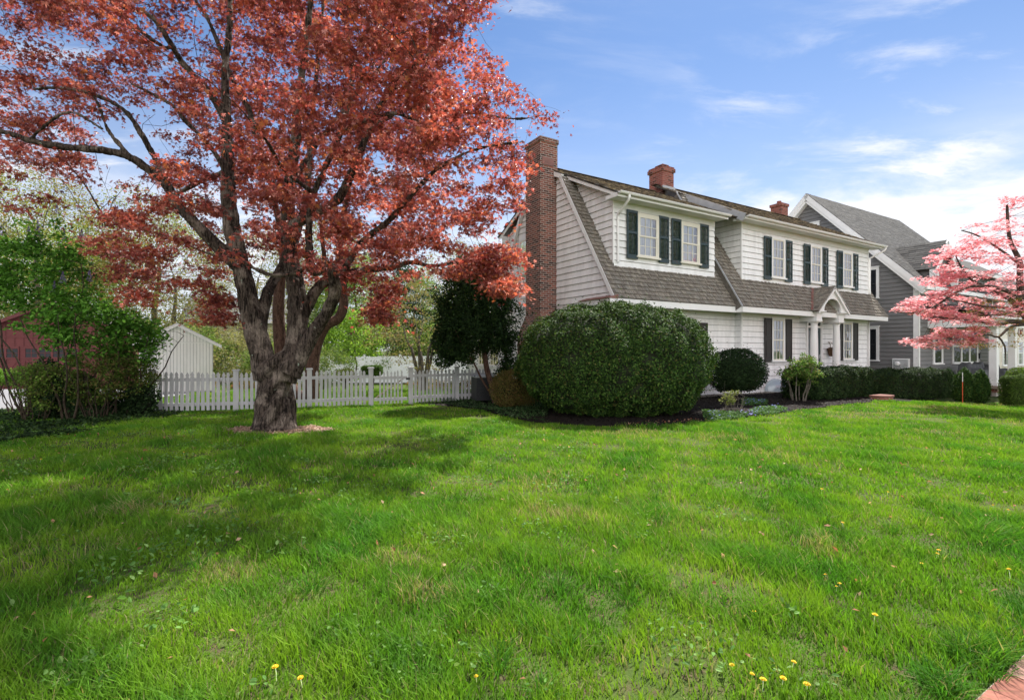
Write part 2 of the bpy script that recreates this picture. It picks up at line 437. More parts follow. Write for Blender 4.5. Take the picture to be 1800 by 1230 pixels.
def plane(O, S, N):
    """matrix mapping (s, n, z) to parent space"""
    O, S, N = Vector(O), Vector(S), Vector(N)
    return Matrix(((S.x, N.x, 0, O.x), (S.y, N.y, 0, O.y), (S.z, N.z, 1, O.z), (0, 0, 0, 1)))
def shingles(mb, O, U, S, width, length, expo, sw=.13, pal=((.2, .17, .13),), th=.014, keep=None, jit=.012, lift=.0, fr=(.75, 1.2)):
    O, U, S = Vector(O), Vector(U).normalized(), Vector(S).normalized(); N = U.cross(S).normalized()
    if N.z < 0: N = -N
    k = 0
    while k * expo < length:
        b = k * expo; a = -random.random() * sw
        while a < width:
            wv = sw * random.uniform(.6, 1.45)
            a0, a1 = max(a, 0), min(a + wv - .005, width); a += wv
            if a1 - a0 < .015: continue
            b0 = b + random.uniform(-jit, jit); b1 = min(b + expo * 1.35, length)
            if b1 - b0 < .01: continue
            if keep and not keep((a0 + a1) / 2, b + expo * .3): continue
            t = th * random.uniform(.8, 1.5) + lift
            p = lambda x, y, n: O + U * x + S * y + N * n
            c = random.choice(pal); f = random.uniform(*fr); c = tuple(x * f for x in c)
            vs = [p(a0, b0, t), p(a1, b0, t), p(a1, b1, .003), p(a0, b1, .003), p(a0, b0, -.002), p(a1, b0, -.002), p(a0, b1, -.002), p(a1, b1, -.002)]
            mb.add(vs, [(0, 1, 2, 3), (4, 5, 1, 0), (0, 3, 6, 4), (1, 5, 7, 2)], c)
        k += 1
SHAKE = ((.20, .175, .145), (.18, .158, .132), (.225, .20, .165), (.16, .142, .12), (.20, .185, .16))
SHAKE_TOP = ((.17, .13, .09), (.10, .08, .06), (.30, .24, .15), (.06, .05, .04), (.15, .125, .095))
ASPH = ((.064, .063, .062), (.053, .052, .052), (.076, .074, .071), (.059, .057, .055))

def window(parent, PM, s0, s1, z0, z1, cols=3, rows=2, casing='trim', sash='cream', cas_w=.09, curtain='sides', head=.0, sill=True, glass='glass'):
    """window built in a plane; s0..s1 / z0..z1 is the sash opening"""
    m = MB(PM)
    cw = cas_w
    m.box(s0 - cw, s0, 0, .06, z0, z1 + cw); m.box(s1, s1 + cw, 0, .06, z0, z1 + cw)
    m.box(s0, s1, .0, .06, z1, z1 + cw)
    if head: m.box(s0 - cw - .03, s1 + cw + .03, 0, .10, z1 + cw + .001, z1 + cw + .04)
    wv = m.build('window', M[casing], parent)
    if sill:
        k = MB(PM); k.box(s0 - cw - .03, s1 + cw + .03, 0, .11, z0 - .055, z0 - .001); k.build('sill', M[casing], wv)
    d = MB(PM); zm = (z0 + z1) / 2; fr = .045
    for (a, b, n0) in ((z0, zm + .018, .028), (zm - .018, z1, .040)):
        d.box(s0, s0 + fr, n0, n0 + .02, a, b); d.box(s1 - fr, s1, n0, n0 + .02, a, b)
        d.box(s0 + fr, s1 - fr, n0, n0 + .02, a, a + fr); d.box(s0 + fr, s1 - fr, n0, n0 + .02, b - fr, b)
        for i in range(1, cols):
            x = s0 + fr + (s1 - s0 - 2 * fr) * i / cols; d.box(x - .009, x + .009, n0 + .002, n0 + .018, a + fr, b - fr)
        for i in range(1, rows):
            y = a + (b - a) * i / rows; d.box(s0 + fr, s1 - fr, n0 + .003, n0 + .017, y - .009, y + .009)
    d.build('sash', M[sash], wv)
    p = MB(PM); p.add([(s0, .034, z0), (s1, .034, z0), (s1, .034, zm), (s0, .034, zm)], [(0, 1, 2, 3)])
    p.add([(s0, .046, zm), (s1, .046, zm), (s1, .046, z1), (s0, .046, z1)], [(0, 1, 2, 3)])
    p.build('pane', M[glass], wv)
    c = MB(PM); c.box(s0, s1, -.001, .0245, z0, z1); c.build('interior', M['dark'], wv)
    if curtain:
        cu = MB(PM); wd = s1 - s0
        spans = {'sides': [(0, .78)], 'full': [(0, 1)], 'pair': [(0, .33), (.67, 1)], 'left': [(0, .5)]}[curtain]
        for a, b in spans:
            n = max(8, int((b - a) * wd / .012)); vs = []
            for i in range(n + 1):
                x = s0 + wd * (a + (b - a) * i / n); yy = .0265 + .0018 * math.sin(i * .9) 
                vs += [(x, yy, z0 + .005), (x, yy, z1 - .005)]
            cu.add(vs, [(2 * i, 2 * i + 2, 2 * i + 3, 2 * i + 1) for i in range(n)])
        cu.build('curtain', M['curtain'], wv)
    return wv
def shutter_mesh(wd, h, louver, mat_):
    m = MB(); st = .05
    m.box(0, st, 0, .032, 0, h); m.box(wd - st, wd, 0, .032, 0, h)
    rails = [(0, .13), (h * .52, h * .52 + .07), (h - .08, h)]
    for a, b in rails: m.box(st, wd - st, .001, .031, a, b)
    for (a, b) in ((.13, h * .52), (h * .52 + .07, h - .08)):
        if louver:
            n = int((b - a) / .038)
            for i in range(n):
                z = a + (i + .5) * (b - a) / n
                m.obox((wd / 2, .015, z), (wd / 2 - st, 0, 0), (0, .013, -.012), (0, .002, .0025))
            m.box(wd / 2 - .01, wd / 2 + .01, .027, .036, a + .02, b - .02)
        else:
            m.box(st, wd - st, .004, .018, a, b)
            m.box(st + .04, wd - st - .04, .018, .027, a + .05, b - .05)
    o = m.build('shutter', mat_)
    return o

# ---------------------------------------------------------------- foliage tools
LEAF = {}
def _tpl(polys):
    V = []; L = []; S = []
    for p in polys:
        b = len(V); V += p; L += [b + i for i in range(len(p))]; S.append(len(p))
    return np.array(V, float), np.array(L), np.array(S)
LEAF['quad'] = _tpl([[(0, 0, 0), (.32, .45, .08), (0, 1, -.05), (-.32, .45, .08)]])
LEAF['oval'] = _tpl([[(0, 0, 0), (.27, .3, .06), (.25, .68, .05), (0, 1, -.06)], [(0, 0, 0), (0, 1, -.06), (-.25, .68, .05), (-.27, .3, .06)]])
LEAF['needle'] = _tpl([[(0, 0, 0), (.12, .5, .02), (0, 1, 0), (-.12, .5, .02)]])
def _star(angs, lens, wd=.16, droop=-.12):
    out = []
    for a, l in zip(angs, lens):
        s, c = math.sin(R(a)), math.cos(R(a))
        out.append([(0, .12, 0), (s * l * .45 + c * wd, .12 + c * l * .45 - s * wd, .03), (s * l, .12 + c * l, droop * l), (s * l * .45 - c * wd, .12 + c * l * .45 + s * wd, .03)])
    return _tpl(out)
LEAF['maple'] = _star((-82, -40, 0, 40, 82), (.52, .8, .95, .8, .52), .13)
LEAF['flower'] = _star((0, 90, 180, 270), (.55, .55, .55, .55), .22, .12)
def frames(n, up=None, tilt=.6, r=None):
    """random orthonormal frames (x, y, z) whose z stays near `up`"""
    r = r or rng
    z = r.normal(size=(n, 3)) * tilt
    z = z + (np.array([0, 0, 1.0]) if up is None else up)
    z /= np.linalg.norm(z, axis=1)[:, None] + 1e-9
    t = r.normal(size=(n, 3)); x = np.cross(t, z); x /= np.linalg.norm(x, axis=1)[:, None] + 1e-9
    return x, np.cross(z, x), z
def leaves(name, P, size, kind, mat_, cols, parent=None, up=None, tilt=.6, droop=0.0, weights=None, loc=(0, 0, 0), svar=.35, colvar=.25):
    P = np.asarray(P, float); n = len(P)
    if not n: return None
    V, L, S = LEAF[kind]
    x, y, z = frames(n, up, tilt)
    if droop:
        y = y + np.array([0, 0, -droop]); y /= np.linalg.norm(y, axis=1)[:, None]
        x = np.cross(y, z); x /= np.linalg.norm(x, axis=1)[:, None] + 1e-9; z = np.cross(x, y)
    s = np.broadcast_to(size, (n,)) * rng.uniform(1 - svar, 1 + svar, n)
    W = P[:, None, :] + s[:, None, None] * (V[None, :, 0:1] * x[:, None, :] + V[None, :, 1:2] * y[:, None, :] + V[None, :, 2:3] * z[:, None, :])
    LL = (L[None, :] + (np.arange(n) * len(V))[:, None]).ravel()
    cols = np.asarray(cols, float)
    if cols.ndim == 2 and len(cols) == n and weights is None and n > 40: cc = cols
    else: cc = cols[rng.choice(len(cols), n, p=weights)]
    cc = cc * rng.uniform(1 - colvar, 1 + colvar, (n, 1))
    return mesh_np(name, W.reshape(-1, 3), LL, np.tile(S, n), mat_, parent, np.repeat(cc, len(V), 0), False, loc)

def colonize(N0, par0, A, step=.3, kill=.45, infl=3.0, iters=140, maxn=9000, grav=0.0):
    N = [np.array(p, float) for p in N0]; par = list(par0)
    A = np.asarray(A, float); alive = np.ones(len(A), bool)
    NN = np.array(N)
    d2 = np.full(len(A), 1e9); near = np.zeros(len(A), int)
    def upd(start, pts):
        for c in range(0, len(pts), 400):
            q = pts[c:c + 400]
            D = ((A[:, None, :] - q[None]) ** 2).sum(-1); j = D.argmin(1); m = D[np.arange(len(A)), j]
            b = m < d2; d2[b] = m[b]; near[b] = start + c + j[b]
    upd(0, NN)
    made = set()
    for it in range(iters):
        act = alive & (d2 < infl * infl)
        if not act.any() or len(N) > maxn:
            if alive.any() and len(N) <= maxn and infl < 12: infl *= 1.5; continue
            break
        ids = near[act]; v = A[act] - NN[ids]; v /= np.linalg.norm(v, axis=1)[:, None] + 1e-9
        new = []
        for u in np.unique(ids):
            dr = v[ids == u].sum(0) + rng.normal(size=3) * .12; dr[2] += grav
            dr /= np.linalg.norm(dr) + 1e-9
            key = (int(u), tuple(np.round(dr, 1)))
            if key in made: dr = dr + rng.normal(size=3) * .6; dr /= np.linalg.norm(dr)
            made.add(key)
            new.append(NN[u] + dr * step); par.append(int(u))
        new = np.array(new); st = len(NN)
        NN = np.vstack([NN, new]); N = NN
        upd(st, new)
        alive &= d2 > kill * kill
    return NN, np.array(par)
def branches_mesh(name, N, par, mat_, parent=None, r0=.006, pw=2.3, fixed=None, rmin=0.0, skip=0, sides=5, loc=(0, 0, 0), rmax=None):
    """tubes along every chain of the node tree; radii from the pipe model"""
    n = len(N); kids = [[] for _ in range(n)]
    for i in range(n):
        if par[i] >= 0: kids[par[i]].append(i)
    rp = np.zeros(n)
    order = sorted(range(n), key=lambda i: 0)
    # children are always later than their parents
    for i in range(n - 1, -1, -1):
        rp[i] = (r0 ** pw + 0) if not kids[i] else sum(rp[k] for k in kids[i])
    r = rp ** (1 / pw)
    if rmax: r = np.minimum(r, rmax)
    if fixed is not None:
        k = len(fixed); r[:k] = np.maximum(r[:k] * 0 + fixed, 0.0)
        for i in range(k, n):
            if r[i] > r[par[i]]: r[i] = r[par[i]] * .97
    mb = MB(); used = np.zeros(n, bool)
    P = [Vector(p) for p in N]
    for i in range(skip, n):
        if used[i]: continue
        ch = [i]; used[i] = True; j = i
        while kids[j]:
            k = max((q for q in kids[j] if not used[q]), key=lambda q: r[q], default=None)
            if k is None: break
            ch.append(k); used[k] = True; j = k
        if par[i] >= 0: pts = [P[par[i]]] + [P[q] for q in ch]; rr = [min(r[par[i]], r[i] * 1.15)] + [r[q] for q in ch]
        else: pts = [P[q] for q in ch]; rr = [r[q] for q in ch]
        if len(pts) < 2: continue
        rr[-1] *= .5
        s = 9 if rr[0] > .09 else (sides if rr[0] > .02 else 3)
        mb.tube(pts, [max(x, .0025) for x in rr], s, cap=False)
    return mb.build(name, mat_, parent, smooth=True, loc=loc), r
def seed_line(lines):
    """join polylines [(points, radii, parent_line, attach)] into node arrays"""
    N = []; par = []; rad = []
    for pts, rr in lines:
        sp, sr = smooth_line(pts, rr, .2)
        if not N: last = -1
        else:
            A_ = np.array(N); last = int(((A_ - np.array(sp[0])) ** 2).sum(1).argmin())
        for p, q in zip(sp, sr):
            N.append(np.array(p)); par.append(last); rad.append(q); last = len(N) - 1
    return N, par, rad
def pad_leaves(cent, n, rx, rz):
    """n leaf positions in a flattened pad round each centre"""
    c = np.repeat(cent, n, 0); m = len(c)
    d = rng.normal(size=(m, 3)); d /= np.linalg.norm(d, axis=1)[:, None]
    d *= (rng.uniform(0, 1, m) ** .5)[:, None]
    return c + d * np.array([1, 1, 0]) * rx + d * np.array([0, 0, 1]) * rz - np.array([0, 0, 1]) * (np.hypot(d[:, 0], d[:, 1]) ** 2 * rz * .8)[:, None]
def inpoly(px, py, poly):
    x = np.asarray(px); y = np.asarray(py); r = np.zeros(x.shape, bool); j = len(poly) - 1
    for i in range(len(poly)):
        xi, yi = poly[i]; xj, yj = poly[j]
        if yi != yj:
            c = ((yi > y) != (yj > y)) & (x < (xj - xi) * (y - yi) / (yj - yi) + xi); r ^= c
        j = i
    return r
def superel(n, a, b, c, p, lump=.06, depth=.12, ls=2.0, r=None, zmin=-9):
    """points and outward normals scattered through the outer skin of a rounded box or ball"""
    d = rng.normal(size=(n, 3)) ; d /= np.linalg.norm(d, axis=1)[:, None]
    if p > 2.5:    # spread evenly over a box-like body
        face = rng.choice(3, n, p=np.array([b * c, a * c, a * b]) / (b * c + a * c + a * b))
        q = rng.uniform(-1, 1, (n, 3)); q[np.arange(n), face] = np.sign(q[np.arange(n), face])
        d = q * np.array([a, b, c]); d /= np.linalg.norm(d, axis=1)[:, None]
    rr = (np.abs(d[:, 0] / a) ** p + np.abs(d[:, 1] / b) ** p + np.abs(d[:, 2] / c) ** p) ** (-1 / p)
    P = d * rr[:, None]
    nr = np.sign(P) * np.abs(P / np.array([a, b, c])) ** (p - 1) / np.array([a, b, c]); nr /= np.linalg.norm(nr, axis=1)[:, None] + 1e-9
    P = P + nr * (noise3(P, ls * 2.2) * lump - rng.exponential(depth, n))[:, None]
    k = P[:, 2] > zmin
    return P[k], nr[k]
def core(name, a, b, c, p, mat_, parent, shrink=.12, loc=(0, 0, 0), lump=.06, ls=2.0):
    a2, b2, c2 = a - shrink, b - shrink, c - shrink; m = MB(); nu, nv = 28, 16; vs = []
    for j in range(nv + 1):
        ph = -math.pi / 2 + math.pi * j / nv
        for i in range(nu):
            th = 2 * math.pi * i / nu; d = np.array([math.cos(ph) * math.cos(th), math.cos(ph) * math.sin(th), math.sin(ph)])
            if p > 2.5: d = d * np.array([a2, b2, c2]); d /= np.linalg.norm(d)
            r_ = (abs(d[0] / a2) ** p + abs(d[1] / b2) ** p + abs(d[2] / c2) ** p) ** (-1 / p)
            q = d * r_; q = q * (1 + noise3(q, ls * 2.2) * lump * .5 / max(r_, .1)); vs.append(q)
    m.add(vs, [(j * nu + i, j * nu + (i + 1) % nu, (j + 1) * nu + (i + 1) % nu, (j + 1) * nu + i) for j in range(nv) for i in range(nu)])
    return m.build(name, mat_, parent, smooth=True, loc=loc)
M['leaf'] = leaf_mat('leaf', .35, .6, .15)
M['leaf_red'] = leaf_mat('leaf_red', .42, .45, .35, (1.25, 1.0, .85))
M['leaf_gloss'] = leaf_mat('leaf_gloss', .22, .6, .12)
M['petal'] = leaf_mat('petal', .40, .6, .2, (1.1, 1.0, 1.0))
M['grass'] = leaf_mat('grass_blade', .40, .6, .08, (1.05, 1.18, .5))
M['shrub_core'] = simple('shrub_interior', (.018, .024, .010), .95, .4, 12)  # solid core; its dark colour makes thin spots read as shaded gaps
M['bark'] = bark_mat('bark', (.035, .028, .023), (.13, .11, .09))
M['bark_maple'] = bark_mat('bark_maple', (.016, .011, .009), (.125, .095, .078), (.235, .19, .16), .09, stretch=(11, 11, 1.3), bump=1.0)
M['bark_red'] = bark_mat('bark_red', (.055, .03, .022), (.17, .10, .075))
M['bark_pale'] = bark_mat('bark_pale', (.09, .08, .065), (.22, .195, .16))
M['stem'] = bark_mat('stem', (.035, .026, .018), (.10, .075, .052), stretch=(10, 10, 3))
# ---------------------------------------------------------------- the ground
def sheet(name, x0, x1, y0, y1, nx, ny, mat_, dz=0.0):
    xs = np.linspace(x0, x1, nx); ys = np.linspace(y0, y1, ny); X, Y = np.meshgrid(xs, ys)
    V = np.stack([X, Y, ground(X, Y) + dz], -1).reshape(-1, 3)
    i = np.arange(nx * ny).reshape(ny, nx)
    L = np.stack([i[:-1, :-1], i[:-1, 1:], i[1:, 1:], i[1:, :-1]], -1).reshape(-1, 4)
    return mesh_np(name, V, L.ravel(), np.full(len(L), 4), mat_, smooth=True)
def ground_material():
    m, n, l, b = mat('lawn_soil'); b.inputs['Roughness'].default_value = .95; b.inputs['Specular IOR Level'].default_value = .1
    t = n.new('ShaderNodeTexCoord')
    def nz(sc, de=5):
        q = n.new('ShaderNodeTexNoise'); q.inputs['Scale'].default_value = sc; q.inputs['Detail'].default_value = de; l.new(t.outputs['Object'], q.inputs['Vector']); return q.outputs['Fac']
    def rp(x, a, ca, b_, cb):
        r = n.new('ShaderNodeValToRGB'); l.new(x, r.inputs[0]); e = r.color_ramp.elements
        e[0].position = a; e[0].color = (*ca, 1); e[1].position = b_; e[1].color = (*cb, 1); return r.outputs[0]
    base = rp(nz(1.2), .35, (.05, .085, .018), .65, (.08, .115, .025))
    soil = rp(nz(14), .3, (.05, .04, .022), .7, (.11, .09, .05))
    mx = n.new('ShaderNodeMix'); mx.data_type = 'RGBA'
    l.new(rp(nz(9, 8), .48, (0, 0, 0), .66, (1, 1, 1)), mx.inputs['Factor']); l.new(base, mx.inputs[6]); l.new(soil, mx.inputs[7])
    l.new(mx.outputs[2], b.inputs['Base Color'])
    bp = n.new('ShaderNodeBump'); bp.inputs['Strength'].default_value = .7; bp.inputs['Distance'].default_value = .03
    l.new(nz(60, 6), bp.inputs['Height']); l.new(bp.outputs[0], b.inputs['Normal'])
    return m
M['soil'] = ground_material()
gnd = sheet('lawn_ground', -40, 44, -6, 46, 169, 105, M['soil']); tag(gnd, kind='structure')
far = MB()
def far_z(x, y): return gz(max(-40, min(44, x)), max(-6, min(46, y))) - .004
ring_in = [(-40, -6), (44, -6), (44, 46), (-40, 46)]; ring_out = [(-900, -900), (900, -900), (900, 1500), (-900, 1500)]
for i in range(4):
    a, b = ring_in[i], ring_in[(i + 1) % 4]; c, d = ring_out[(i + 1) % 4], ring_out[i]
    n = 24; vs = []
    for k in range(n + 1):
        t = k / n; p = (a[0] + (b[0] - a[0]) * t, a[1] + (b[1] - a[1]) * t); q = (d[0] + (c[0] - d[0]) * t, d[1] + (c[1] - d[1]) * t)
        vs += [(p[0], p[1], gz(*p)), (q[0], q[1], -1.2 if q[0] < 0 or q[1] > 0 else -.4)]
    far.add(vs, [(2 * k, 2 * k + 1, 2 * k + 3, 2 * k + 2) for k in range(n)])
tag(far.build('distant_ground', M['soil']), kind='structure')

TH = math.atan2(.521, .8536)
C0 = Vector((8.02, 17.7, 0))
def hw(u, v, z=0.0):                              # house coordinates to the world
    return Vector((C0.x + .8536 * u - .521 * v, C0.y + .521 * u + .8536 * v, z))

# ---------------------------------------------------------------- the white house
house = empty('clapboard_house', C0, TH, 'white clapboard house with gambrel shake roof, green shutters and brick chimneys', 'house')
FR = lambda v0: plane((0, v0, 0), (1, 0, 0), (0, -1, 0))
LF = lambda u0: plane((u0, 0, 0), (0, 1, 0), (-1, 0, 0))
RT = lambda u0: plane((u0, 0, 0), (0, 1, 0), (1, 0, 0))
SL = 1.65; NS = math.hypot(1, SL)
# walls
def wall(PM, polys, name='wall', mt='siding', base=0.0, ex=.2, parent=house, off=.032, apart=False):
    if apart:
        for p in polys: wall(PM, [p], name, mt, base, ex, parent, off)
        return
    m = MB(PM)
    for p in polys: clap(m, p, ex, off, base)
    return m.build(name, M[mt], parent)
wall(FR(.27), [[(-6.1, -.2), (0, -.2), (0, 3.0), (-6.1, 3.0)]])
wall(FR(0), [[(0, -.2), (4.05, -.2), (4.05, 3.0), (0, 3.0)], [(5.19, -.2), (9.05, -.2), (9.05, 3.0), (5.19, 3.0)], [(4.05, 2.98), (5.19, 2.98), (5.19, 3.0), (4.05, 3.0)]])
wall(LF(0), [[(0, -.2), (.27, -.2), (.27, 3.0), (0, 3.0)]])
wall(FR(.27), [[(-5.73, 3.9), (-1.12, 3.9), (-1.12, 5.97), (-5.73, 5.97)]], 'dormer_wall')
wall(FR(0), [[(0, 3.9), (9.05, 3.9), (9.05, 6.02), (0, 6.02)]], 'dormer_wall')
wall(LF(-5.73), [[(.27, 3.95), (.27, 6.1), (2.25, 7.16)], [(6.13, 3.95), (6.13, 6.1), (4.15, 7.16)]], 'dormer_cheek', apart=True)
wall(RT(-1.12), [[(.27, 3.95), (.27, 6.1), (2.25, 7.16)]], 'dormer_cheek')
wall(LF(0), [[(0, 3.95), (0, 6.12), (2.1, 7.32)]], 'dormer_cheek')
wall(RT(9.05), [[(0, -.2), (6.4, -.2), (6.4, 4.0), (4.3, 7.3), (3.2, 7.85), (2.1, 7.3), (0, 4.0)], [(0, 3.95), (0, 6.12), (2.1, 7.32)]], 'gable_wall')
wall(LF(-6.1), [[(.27, -.2), (6.13, -.2), (6.13, 3.05), (.27, 3.05)], [(-.28, 3.05), (6.68, 3.05), (4.23, 7.08), (3.2, 7.6), (2.17, 7.08)]], 'gable_wall')
wall(plane((0, 6.13, 0), (1, 0, 0), (0, 1, 0)), [[(-6.1, -.2), (9.05, -.2), (9.05, 6.0), (-6.1, 6.0)]], 'rear_wall')
for (u, v, z0, z1) in ((-5.73, .27, 4.1, 5.95), (0, 0, 4.0, 6.0), (0, 0, 0, 2.85), (-6.1, .27, 0, 2.85), (9.05, 0, 0, 2.85), (9.05, 0, 4.0, 6.0)):
    cb = MB(); cb.box(u - .034, u + .02, v - .034, v + .02, z0, z1); cb.build('corner_board', M['trim'], house)
cb = MB(); cb.box(8.94, 9.08, -.045, -.036, -.1, 2.85); cb.build('corner_board', M['trim'], house)
# frieze, soffit, fascia
tr = MB()
tr.box(-5.73, -1.12, .235, .27, 5.74, 5.94); tr.box(0, 9.05, -.035, 0, 5.78, 5.99)
tr.box(-6.1, 0, .235, .27, 2.70, 2.83); tr.box(0, 9.05, -.035, 0, 2.70, 2.83)
tr.build('frieze_board', M['soffit'], house)
so = MB()
so.box(-5.98, -1.0, -.17, .27, 5.94, 5.965); so.box(-.42, 9.47, -.44, 0, 5.99, 6.015)
so.box(-6.2, -.8, -.30, .27, 2.83, 2.855); so.box(-.8, 9.45, -.57, .0, 2.83, 2.855)
so.build('soffit', M['soffit'], house)
fa = MB()
fa.box(-6.0, -1.0, -.20, -.17, 5.92, 6.03); fa.box(-.44, 9.49, -.47, -.44, 5.97, 6.08)
fa.box(-6.0, -5.98, -.20, .30, 5.92, 6.03)
fa.box(-.44, -.42, -.44, .02, 5.97, 6.08)
fa.box(-6.22, -.8, -.345, -.31, 2.80, 2.99); fa.box(-.82, 9.47, -.615, -.58, 2.80, 2.98)
fa.box(-.82, -.79, -.58, -.3, 2.80, 2.98); fa.box(9.44, 9.47, -.58, 0, 2.80, 2.98)
fa.build('fascia', M['trim'], house)
# pent returns at the foot of the gable
for a, b in ((-.345, 1.0), (5.4, 6.75)):
    q = MB(); q.box(-6.42, -6.12, a, b, 2.84, 2.98); rt = q.build('eave_return', M['trim'], house)
    q = MB(); q.prism([(-6.46, a - .02, 2.982), (-6.12, a - .02, 2.982), (-6.12, a - .02, 3.10), (-6.46, a - .02, 3.0)], (0, b - a + .04, 0)); q.build('flashing', M['copper'], rt)
# roof slabs
def slab(mb, O, U, S, w_, l_, t=.05):
    O, U, S = Vector(O), Vector(U).normalized(), Vector(S).normalized(); N = U.cross(S).normalized()
    if N.z < 0: N = -N
    mb.prism([O, O + U * w_, O + U * w_ + S * l_, O + S * l_], -N * t)
LS = Vector((0, 1, SL)); U_ = Vector((1, 0, 0))
rs = MB()
O1 = Vector((-6.22, -.35, 3.0)); slab(rs, O1, U_, LS, 5.42, .62 * NS); slab(rs, O1 + LS * .62, U_, LS, .5, 1.90 * NS); slab(rs, O1 + LS * .62 + U_ * 5.1, U_, LS, .33, 1.9 * NS)
O2 = Vector((-.82, -.62, 2.99)); slab(rs, O2, U_, LS, 10.3, .62 * NS); slab(rs, O2 + LS * .62, U_, LS, .82, 2.07 * NS); slab(rs, O2 + LS * .62 + U_ * 9.87, U_, LS, .43, 2.07 * NS)
s1 = Vector((0, 1, .5)); n1 = s1.length; O3 = Vector((-6.0, -.24, 6.04)); slab(rs, O3, U_, s1, 5.4, 3.44 * n1)
slab(rs, Vector((-6.22, 2.15, 7.235)), U_, s1, .23, 1.05 * n1)
s2 = Vector((0, 1, .526)); n2 = s2.length; O4 = Vector((-.46, -.50, 6.09)); slab(rs, O4, U_, s2, 9.97, 3.70 * n2)
slab(rs, Vector((-.82, 2.05, 7.43)), U_, s2, .37, 1.15 * n2)
b1 = Vector((0, -1, .5)); slab(rs, Vector((-6.0, 6.64, 6.04)), U_, b1, 5.4, 3.44 * n1); slab(rs, Vector((-6.22, 4.25, 7.235)), U_, b1, .23, 1.05 * n1)
b2 = Vector((0, -1, .526)); slab(rs, Vector((-.46, 6.9, 6.09)), U_, b2, 9.97, 3.70 * n2)
bL = Vector((0, -1, SL)); slab(rs, Vector((-6.22, 6.75, 3.0)), U_, bL, .5, 2.5 * NS); slab(rs, Vector((-5.7, 6.75, 3.0)), U_, bL, 15.2, .62 * NS)
roof = rs.build('roof', M['underlay'], house)
sh = MB()
shingles(sh, O1, U_, LS, 5.42, 2.52 * NS, .158, .085, SHAKE, .034, jit=.003, fr=(.88, 1.12), keep=lambda a, b: b < .60 * NS or a < .46 or a > 5.12)
shingles(sh, O2, U_, LS, 10.3, 2.69 * NS, .158, .085, SHAKE, .034, jit=.003, fr=(.88, 1.12), keep=lambda a, b: b < .60 * NS or a < .78 or a > 9.91)
sh.build('lower_shakes', M['shake'], roof, col=True)
sh = MB()
shingles(sh, (-6.22, -.26, 6.03), U_, s1, 5.62, 3.47 * n1, .15, .11, SHAKE_TOP, .022, jit=.03, keep=lambda a, b: a > .24 or b > 2.42 * n1)
shingles(sh, (-.82, -.52, 6.08), U_, s2, 10.33, 3.72 * n2, .15, .11, SHAKE_TOP, .022, jit=.03, keep=lambda a, b: a > .38 or b > 2.55 * n2)
shingles(sh, (-6.22, 6.66, 6.03), U_, b1, 5.62, 3.47 * n1, .15, .22, SHAKE_TOP, .022, jit=.03, keep=lambda a, b: a > .24 or b > 2.42 * n1)
shingles(sh, (-.46, 6.92, 6.08), U_, b2, 9.97, 3.72 * n2, .15, .22, SHAKE_TOP, .022, jit=.03)
for i in range(26): 
    x = -6.2 + i * .21; sh.obox((x, 3.2, 7.775), (.11, 0, 0), (0, .12, 0), (0, .0, .008), random.choice(SHAKE_TOP))
for i in range(49):
    x = -.8 + i * .21; sh.obox((x, 3.2, 8.05), (.11, 0, 0), (0, .12, 0), (0, .0, .008), random.choice(SHAKE_TOP))
sh.build('upper_shakes', M['shake'], roof, col=True)
# rake boards
rk = MB()
def board(mb, A, B, depth, th, ux=(1, 0, 0)):
    A, B = Vector(A), Vector(B); D = B - A; N = Vector((0, -D.z, D.y)).normalized()
    if N.z > 0: N = -N
    mb.prism([A, B, B + N * depth, A + N * depth], Vector(ux) * th)
for sgn, c in ((1, 0), (-1, 6.4)):
    f = lambda v: c + sgn * v
    rk = MB()
    board(rk, (-6.235, f(-.36), 2.98), (-6.235, f(2.17), 7.15), .12, .10)
    board(rk, (-6.235, f(2.13), 7.19), (-6.235, f(3.2), 7.72), .14, .10)
    rk.build('rake_board', M['trim'], house)
    rk = MB(); board(rk, (-5.985, f(-.22), 6.03), (-5.985, f(2.2), 7.24), .13, .03); rk.build('rake_board', M['trim'], house)
rk = MB(); board(rk, (9.46, -.61, 2.97), (9.46, 2.1, 7.42), .10, .03); rk.build('rake_board', M['trim'], house)
rk = MB(); board(rk, (9.49, -.48, 6.08), (9.49, 3.2, 8.0), .14, .03); rk.build('rake_board', M['trim'], house)
rk = MB(); board(rk, (-.49, -.50, 6.13), (-.49, 3.2, 8.07), .26, .03); rk.build('step_flashing', M['lead'], house)
rk = MB(); board(rk, (-.835, -.58, 3.0), (-.835, 2.1, 7.42), .30, .02); rk.build('roof_edge_cheek', M['cheek'], house)
rk = MB(); board(rk, (-.86, -.64, 2.99), (-.86, 2.1, 7.5), .045, .03); rk.build('step_flashing', M['lead'], house)
# gutters and downspouts
gt = MB()
def gutter(a, b, v, z):
    P = []; n = 8
    for k in range(n + 1):
        t = math.pi + math.pi * k / n; P.append((v + .06 * math.cos(t), z + .055 * math.sin(t)))
    for k in range(n):
        p, q = P[k], P[k + 1]
        gt.add([(a, p[0], p[1]), (b, p[0], p[1]), (b, q[0], q[1]), (a, q[0], q[1])], [(0, 1, 2, 3)])
    for x in (a, b): gt.add([(x, p[0], p[1]) for p in P], [tuple(range(n + 1))])
    gt.box(a, b, v - .068, v - .056, z - .004, z + .012)
gutter(-6.0, -1.0, -.27, 6.04); gutter(-.45, 9.5, -.54, 6.07)
gt.build('gutter', M['white'], house)
d = MB()
P, rr = smooth_line([(-5.62, -.27, 6.0), (-5.62, -.26, 5.86), (-5.60, .1, 5.60), (-5.60, .20, 5.45), (-5.60, .20, 4.12)], [.036] * 5, .05)
d.tube(P, .036, 8); d.build('downspout', M['white'], house, smooth=True)
d = MB()
